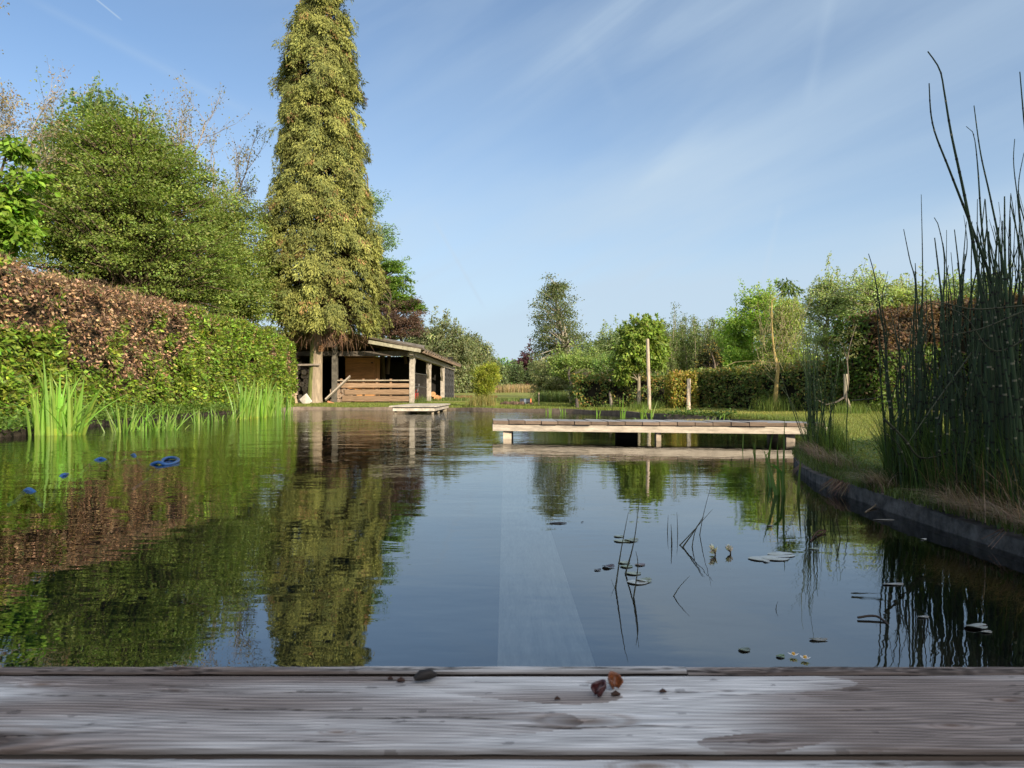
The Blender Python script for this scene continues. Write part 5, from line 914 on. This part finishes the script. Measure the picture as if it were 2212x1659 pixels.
for pts, d, r_ in (([(2150, 1040), (2140, 850), (2128, 690), (2108, 560), (2085, 430), (2055, 290), (2040, 200), (2030, 150), (2004, 111)], 2.65, .0075),
                   ([(2185, 1040), (2165, 800), (2150, 640), (2110, 520), (2052, 370), (2015, 270), (2007, 180)], 2.75, .0070),
                   ([(2200, 1050), (2190, 850), (2178, 700), (2165, 560), (2140, 430), (2118, 330), (2104, 228)], 2.7, .0055),
                   ([(2130, 560), (2120, 480), (2112, 360), (2103, 290), (2087, 273)], 2.7, .0035),
                   ([(2240, 1050), (2235, 600), (2230, 420), (2213, 270), (2203, 155)], 2.6, .006),
                   ([(2230, 1000), (2218, 620), (2205, 480), (2190, 360), (2192, 300)], 2.8, .0045), ([(2215, 900), (2225, 560), (2200, 420), (2212, 330)], 2.7, .004),
                   ([(1990, 980), (1990, 800), (1993, 600), (1990, 420)], 3.4, .0042), ([(1975, 960), (1972, 750), (1978, 620), (1965, 560), (1952, 495)], 3.2, .005),
                   ([(1935, 975), (1920, 850), (1912, 740), (1900, 660), (1888, 590), (1876, 548)], 3.3, .0055), ([(1912, 800), (1915, 720), (1905, 650), (1918, 586)], 3.32, .003),
                   ([(1920, 960), (1905, 860), (1900, 760), (1895, 640), (1907, 600)], 3.5, .004), ([(2030, 1000), (2036, 700), (2040, 560), (2025, 480), (2018, 470)], 3.0, .005)):
    q = [W(a_, b_, d) for a_, b_ in pts]
    if pts[0][1] > 930: q[0][2] = .08
    stem(mb, mn, curve(q, 40), r_)
# fallen and broken stems
for pts, d, r_ in (([(2212, 660), (2160, 665), (2100, 668), (2040, 655), (2000, 650)], 2.3, .0036), ([(2212, 672), (2170, 690), (2120, 710), (2060, 722), (2010, 720)], 2.35, .0032), ([(2260, 700), (2150, 760), (2080, 680), (1990, 650)], 2.5, .004),
                   ([(1910, 905), (1955, 950), (1990, 990), (2060, 975), (2110, 960)], 2.9, .006), ([(2100, 760), (2050, 830), (2000, 900), (1960, 960)], 2.8, .004), ([(1840, 865), (1880, 862), (1905, 856), (1925, 848)], 3.4, .004), ([(1960, 1010), (1940, 960), (1905, 930)], 3.1, .004)):
    stem(mb, mn, curve([W(a_, b_, d) for a_, b_ in pts], 20), r_ * .85, tint=(.045, .05, .028))
mb.build('stems', M_horse, ht, smooth=True)
ht2 = thing('horsetail_clump', 'smaller horsetail clump on the bank at the right end of the jetty', 'horsetail plant', (1.95, 4.9, .12)); mb = MB(); mn = mb; made = 0
while made < 42:
    x = 2.08 + rng.normal(0, .10); y = 5.35 + rng.normal(0, .16)
    if polydist(np.array([[x, y]]), pond_o)[0] < .02 or inside(np.array([[x, y]]), pond_o)[0]: continue
    autostem(mb, mn, x, y, rng.uniform(.4, .95) if rng.uniform() < .8 else rng.uniform(.95, 1.2), rng.uniform(.0026, .0046), rng.uniform(.0, .09), (.045, .075, .028)); made += 1
for pts in ([(1740, 960), (1715, 880), (1690, 840), (1655, 800)], [(1735, 950), (1700, 850), (1685, 800)], [(1760, 960), (1775, 940), (1782, 900), (1790, 910)], [(1750, 900), (1738, 780), (1733, 700), (1735, 640)]): stem(mb, mn, curve([W(a_, b_, 5.2) for a_, b_ in pts], 14), .0032, tint=(.09, .11, .05))
mb.build('stems', M_horse, ht2, smooth=True)
# sedge at the feet of the horsetails
def sedge(label, x0, x1, y0, y1, n, h, col, bend=.55, wd=.004):
    P = np.column_stack([rng.uniform(x0, x1, n), rng.uniform(y0, y1, n), np.full(n, .1)]); P = P[~inside(P[:, :2], pond_o)]; P = P[polydist(P[:, :2], pond_o) > .01]; P = P[(P[:, 0] > .515 * P[:, 1]) | (y0 > 4.5)]; P[:, 2] = .07; n = len(P); mb = MB()
    mb.blades(P, rng.normal(0, 1, (n, 3)) + [-.5, -.2, 0], h * rng.uniform(.4, 1.2, n), wd, bend * rng.uniform(.2, 1.4, n), jitter(n, col, .3), seg=4); return tag(mb.build('sedge', M_grass), label, None, kind='stuff')
sedge('tall dark sedge grass around the big horsetail clump', 1.62, 3.1, 2.0, 4.0, 6500, .36, (.05, .085, .022))
sedge('thin sedge in front of the first horsetail stems', 1.66, 2.05, 3.2, 4.0, 1500, .42, (.055, .09, .025))
sedge('green sedge around the smaller horsetail clump', 1.9, 2.35, 4.95, 5.8, 1700, .30, (.11, .16, .04))
sedge('dead brownish sedge at the near corner', 1.6, 2.4, 1.9, 2.9, 1500, .25, (.14, .105, .065), 1.1)

# ------------------------------------------------------------------ things in the water
def NS(x, y): return ((x / 2.074 + 2300) / 1.85172, (y / 2.074 + 1900) / 1.85172)
def reed(label, base, mid, tip, r):
    bx = NS(*base); p0 = wat(*bx); d = p0[1]; pts = [p0 + (p0 - W(*NS(*mid), d)) * .3, p0, W(*NS(*mid), d), W(*NS(*tip), d)]; q = curve(pts, 14); n = len(q)
    mb = MB(); mb.tube(q, r * (1 - .85 * np.linspace(0, 1, n) ** 1.5), 5, (.05, .05, .03)); return tag(mb.build('reed_stalk', M_horse, smooth=True), label, 'reed stalk', 'dark stalks standing in the near water')
for l_, b_, m_, t_, r_ in (('tall nearly straight reed stalk, leftmost in the near water', (337, 940), (380, 640), (443, 308), .0028), ('longest reed stalk, greenish at its foot beside small lily leaves', (418, 822), (488, 560), (532, 225), .0030),
                          ('curved short reed stalk bowing left at its tip', (487, 1015), (522, 760), (505, 632), .0024), ('short dark stub stalk, left of the upright trio', (768, 475), (770, 400), (773, 335), .0018),
                          ('thicker short stalk in the middle of the upright trio', (803, 575), (801, 490), (797, 408), .0030), ('thin upright stalk at the right of the upright trio', (852, 490), (850, 400), (845, 305), .0018),
                          ('bent stalk rising steeply to the right, leftmost of the crossing ones', (870, 582), (985, 460), (1142, 283), .0026), ('second of the crossing bent stalks', (893, 598), (985, 470), (1060, 350), .0034),
                          ('thin stalk crossing under the bent pair', (972, 595), (1000, 460), (1075, 340), .0022), ('tall straight stalk leaning right behind the crossing ones', (1035, 497), (1070, 310), (1130, 83), .0020),
                          ('single short slanting stalk nearer than the crossing ones', (818, 1005), (870, 925), (955, 833), .0018), ('tiny short stalk toward the right part of the water', (1668, 1112), (1672, 1080), (1685, 1048), .0013), ('tiny twig at the foot of the leftmost tall stalk', (330, 935), (312, 900), (300, 862), .0009)):
    reed(l_, b_, m_, t_, r_)
a_ = wat(1815, 1165); mb = MB(); mb.tube(curve([a_ + [-.005, 0, -.05], a_, W(1807, 1120, a_[1])], 8), .0016, 5, (.05, .045, .03)); tag(mb.build('reed_stalk', M_horse), 'lone short stalk near the horsetail reflections', 'reed stalk', 'dark stalks standing in the near water')
def pad(label, dx, dy, r, asp=.8, rz=0, tint=(.2, .23, .15), notch=.35, name='lily_pad', cat='lily pad', grp='floating leaves', lift=.0016):
    r *= .82; c_ = wat(dx, dy); n = 22; an = np.linspace(notch / 2, 2 * math.pi - notch / 2, n) + rz; mb = MB()
    rr = r * (1 + .05 * np.sin(an * 3)); V = np.column_stack([c_[0] + rr * np.cos(an), c_[1] + rr * asp * np.sin(an), .002 + lift * (.5 + .5 * np.sin(an * 2 + rz))]); V = np.concatenate([V, [[c_[0], c_[1], .0025]]]); V2 = V - [0, 0, .0009]
    F = [[i, i + 1, n] for i in range(n - 1)]; mb.add(V, F, tint); mb.add(V2, [[f[1], f[0], f[2]] for f in F], (.12, .05, .04)); j = n; mb.add(np.concatenate([V[:n], V2[:n]]), [[i, n + i, n + i + 1, i + 1] for i in range(n - 1)], tint)
    return tag(mb.build(name, M_pad), label, cat, grp)
M_pad = tintmat('pad', .25, 30, .2, spec=.6)
def npad(label, x, y, r, **k): return pad(label, *NS(x, y), r, **k)
gy_ = (.34, .36, .34)
for a in (('small oval lily pad behind the leftmost stalk', 365, 512, .022, {}), ('left of two joined lily pads behind the tall stalks', 392, 550, .034, {}), ('right of two joined lily pads behind the tall stalks', 468, 546, .030, dict(lift=.005)), ('curled dark leaf left of the tall stalks', 278, 765, .022, dict(lift=.005, tint=(.06, .04, .035))),
          ('tiny dark leaf, leftmost of the floating ones', 188, 790, .012, dict(tint=(.04, .03, .03))), ('upper small green pad at the foot of the longest stalk', 408, 730, .022, {}), ('lower small green pad at the foot of the longest stalk', 428, 762, .022, dict(tint=(.13, .17, .09))), ('reddish pad to the right of the curved stalk', 540, 748, .018, dict(tint=(.10, .05, .04))),
          ('oval pad between the longest and the curved stalk', 487, 820, .025, {}), ('widest pale pad of the near left group', 520, 893, .034, dict(tint=gy_)), ('smaller pad overlapping the widest one at its right', 572, 882, .026, dict(lift=.005)),
          ('largest grey pad of the right group', 1715, 665, .050, dict(tint=gy_)), ('middle grey pad of the right group', 1660, 692, .052, dict(tint=gy_)), ('left grey pad of the right group', 1535, 698, .042, dict(tint=gy_)), ('small pad below the right group', 1588, 722, .012, dict(tint=gy_)),
          ('small round pad near the deck, left of the blossoms', 1405, 1455, .014, dict(tint=(.08, .1, .06))), ('tiny green leaf just left of the white blossoms', 1705, 1510, .010, dict(tint=(.1, .15, .06))), ('small leaf drifting before the horsetail reflections', 1985, 616, .022, dict(asp=.5)), ('slim curled leaf floating near the deck at right', 2020, 1370, .022, dict(asp=.45, rz=.8, tint=(.14, .13, .1))),
          ('tiny leaf over the sunken plank', 60, 392, .006, dict(tint=(.05, .05, .04))), ('brownish leaf under the small clump', 1620, 425, .016, dict(tint=(.1, .08, .05)))):
    npad(a[0], a[1], a[2], a[3], **a[4])
def R6(x, y): return (x / 1.6588 + 3000) / 1.85172, (y / 1.6588 + 1700) / 1.85172
for lab, x, y, r_, k_ in (('long pale leaf floating close to the near right edging', 890, 632, .05, dict(asp=.25, tint=(.28, .26, .22))), ('pale narrow leaf among the horsetail reflections', 950, 1060, .035, dict(asp=.3, tint=(.22, .22, .2))), ('crumpled grey leaf at the right, over brown water', 1500, 1345, .03, dict(asp=.5, tint=(.2, .22, .2), lift=.005)), ('pale small leaf at the far right, next to the crumpled one', 1570, 1378, .014, dict(asp=.5, tint=(.25, .25, .22))), ('light leaf at the left of the far right reflections', 1150, 1278, .016, dict(asp=.4, tint=(.22, .22, .2))), ('tiny white petal on the dark water', 1152, 760, .012, dict(asp=.5, tint=(.6, .6, .55)))):
    pad(lab, *R6(x, y), r_, name='floating_leaf', cat='floating leaf', **k_)
# dead flower heads standing on the water
for i, (x, y, h_, lab) in enumerate(((1163, 664, 46, 'left white petalled flower head standing out of the water'), (1290, 652, 34, 'right pale flower head half sunk in the water'))):
    b_ = wat(*NS(x, y)); d = b_[1]; rt = thing('water_flower', lab, 'water flower', tuple(b_), 'pair of pale flower heads in the water'); tp_ = W(*NS(x - 18, y - h_), d); mb = MB(); mb.tube([b_ - [0, 0, .05], b_, (b_ + tp_) / 2 + [.003, 0, 0], tp_], [.002, .002, .003, .002], 6, (.10, .07, .04)); mb.build('stalk', M_plain, rt)
    mb = MB(); n = 26; tt_ = rng.uniform(.15, 1, n)[:, None]; P = (b_ + (tp_ - b_) * tt_); mb.leaves(P, np.array([-.25, 0, 1.0]) + rng.normal(0, .45, (n, 3)), rng.normal(0, 1, (n, 3)), .020, .008, jitter(n, (.50, .45, .38), .3)); mb.build('petals', M_leaf, rt)
for i, (x, y, lab) in enumerate(((1812, 1508, 'left white blossom with orange centre floating by the deck'), (1908, 1536, 'right white blossom with yellow centre floating by the deck'))):
    c_ = wat(*NS(x, y)); rt = thing('white_blossom', lab, 'blossom', tuple(c_), 'white blossoms floating by the deck'); mb = MB(); n = 5; an = np.arange(n) * 2 * math.pi / 5 + i; U = np.column_stack([np.cos(an), np.sin(an), np.full(n, .25)]); mb.leaves(np.tile(c_ + [0, 0, .004], (n, 1)), U, np.tile([0, 0, 1.0], (n, 1)), 0.011, .008, (.8, .8, .78)); mb.build('petals', M_leaf, rt)
    mb = MB(); mb.tube([c_ + [0, 0, .004], c_ + [0, 0, .008]], .003, 7, (.6, .33, .05)); mb.build('flower_centre', M_plain, rt)
# twigs
c_ = [R6(715, 1290), R6(850, 1290), R6(970, 1355)]; q = [wat(*c_[0]) + [0, 0, .004], wat(*c_[1]) + [0, 0, .006], wat(*c_[2]) - [0, 0, .01]]; mb = MB(); mb.tube(curve(q, 10), [.0026] * 10, 6, (.045, .035, .028)); tag(mb.build('bent_twig', M_bark), 'dark bent twig floating before the horsetail reflections', 'twig')
c_ = wat(*R6(835, 545)); mb = MB(); mb.tube(curve([wat(*R6(765, 578)), c_ + [0, 0, .01], W(*R6(850, 490), c_[1] + .03), W(*R6(872, 425), c_[1] + .1)], 12), np.linspace(.003, .006, 12), 6, (.20, .16, .11)); mb.tube(curve([c_ + [0, 0, .01], W(*R6(845, 565), c_[1]) - [0, 0, .01]], 5), .0025, 5, (.15, .12, .08)); tag(mb.build('forked_twig', M_bark), 'pale forked twig leaning from the dark edging into the water', 'twig')
c_ = wat(*R6(440, 735)); mb = MB(); mb.tube(curve([c_ + [.0, 0, 0], wat(*R6(505, 715)) + [0, 0, .006], wat(*R6(450, 725)) + [0, 0, .01], wat(*R6(400, 775))], 12), .0028, 5, (.06, .035, .025)); tag(mb.build('curled_twig', M_bark), 'small reddish curled twig floating below the smaller clump reflection', 'twig')
c_ = wat(1199, 1131); mb = MB(); mb.tube([c_ + [-.02, 0, .002], c_ + [.02, .0, .003], c_ + [.045, .006, .002]], [.002, .003, .0012], 6, (.05, .035, .025)); tag(mb.build('reflection_tip', M_bark), 'tiny dark tube standing in for the tip of the alder reflection', 'twig')  # dark tube laid on the water as the tip of the alder reflection
# loops of blue floating hose
def R5(x, y): return (x / 1.843) / 1.85172, (y / 1.843 + 1600) / 1.85172
hz = [(60, 660, -.08), (130, 662, -.05), (175, 664, -.012), (215, 668, .006), (262, 677, -.012), (310, 690, -.06), (380, 640, -.08), (440, 566, -.012), (475, 556, .004), (505, 540, -.012), (560, 520, -.06), (640, 450, -.05), (695, 443, -.010), (740, 438, .007), (785, 439, -.010), (840, 440, -.06), (920, 404, -.04), (968, 404, -.008), (988, 408, .006), (1003, 416, -.010), (1040, 440, -.05), (1080, 474, -.04), (1122, 474, .0), (1170, 476, .016), (1215, 480, .006), (1262, 476, .002), (1315, 456, .010), (1290, 440, .014), (1240, 438, .012), (1205, 448, .01), (1188, 462, -.01), (1120, 500, -.06), (980, 520, -.12)]
mb = MB(); mb.tube(curve([wat(*R5(a_, b_)) + [0, 0, c_] for a_, b_, c_ in hz], 220), .0115, 8, (.03, .11, .30)); tag(mb.build('blue_hose', M_plastic, smooth=True), 'bright blue floating hose curling in and out of the water', 'hose')

# ------------------------------------------------------------------ unseen house behind the camera and hedge at right, added to cast the shade
ho = thing('shade_caster_house', 'tall unseen brick house added behind the deck to cast its shade', 'house', (15, -12, 0))
mb = MB(); mb.box((15, -12, 2.8), (21, 8, 5.6), tint=(.30, .20, .15)); mb.build('wall', M_stone, ho)
mb = MB(); x0, x1 = 4.2, 25.8; mb.add([(x0, -7.4, 5.3), (x1, -7.4, 5.3), (x1, -12, 10.4), (x0, -12, 10.4), (x0, -16.6, 5.3), (x1, -16.6, 5.3)], [[0, 1, 2, 3], [3, 2, 5, 4]], (.16, .09, .07)); mb.add([(x0 + .3, -8, 5.6), (x0 + .3, -16, 5.6), (x0 + .3, -12, 10.1)], [[0, 1, 2]], (.3, .2, .15)); mb.build('roof', M_stone, ho)
for x_ in (7, 11, 15, 19, 23):
    for z_ in (1.5, 4.2):
        mb = MB(); mb.box((x_, -7.995, z_), (1.6, .05, 1.5), tint=(.5, .5, .48)); f_ = mb.build('window_frame', M_plain, ho); mb = MB(); mb.box((x_, -7.98, z_), (1.4, .05, 1.3), tint=(.03, .04, .05)); mb.build('window_pane', M_plastic, ho)
hedge('hedge', 'tall unseen hedge added outside the view to shade the right lawn', [(9.6, -1), (9.4, 5.6)], 1.0, [2.7, 2.5], 0, 260, col_beech(hb, hy, .2), seed=15, lsz=.14)
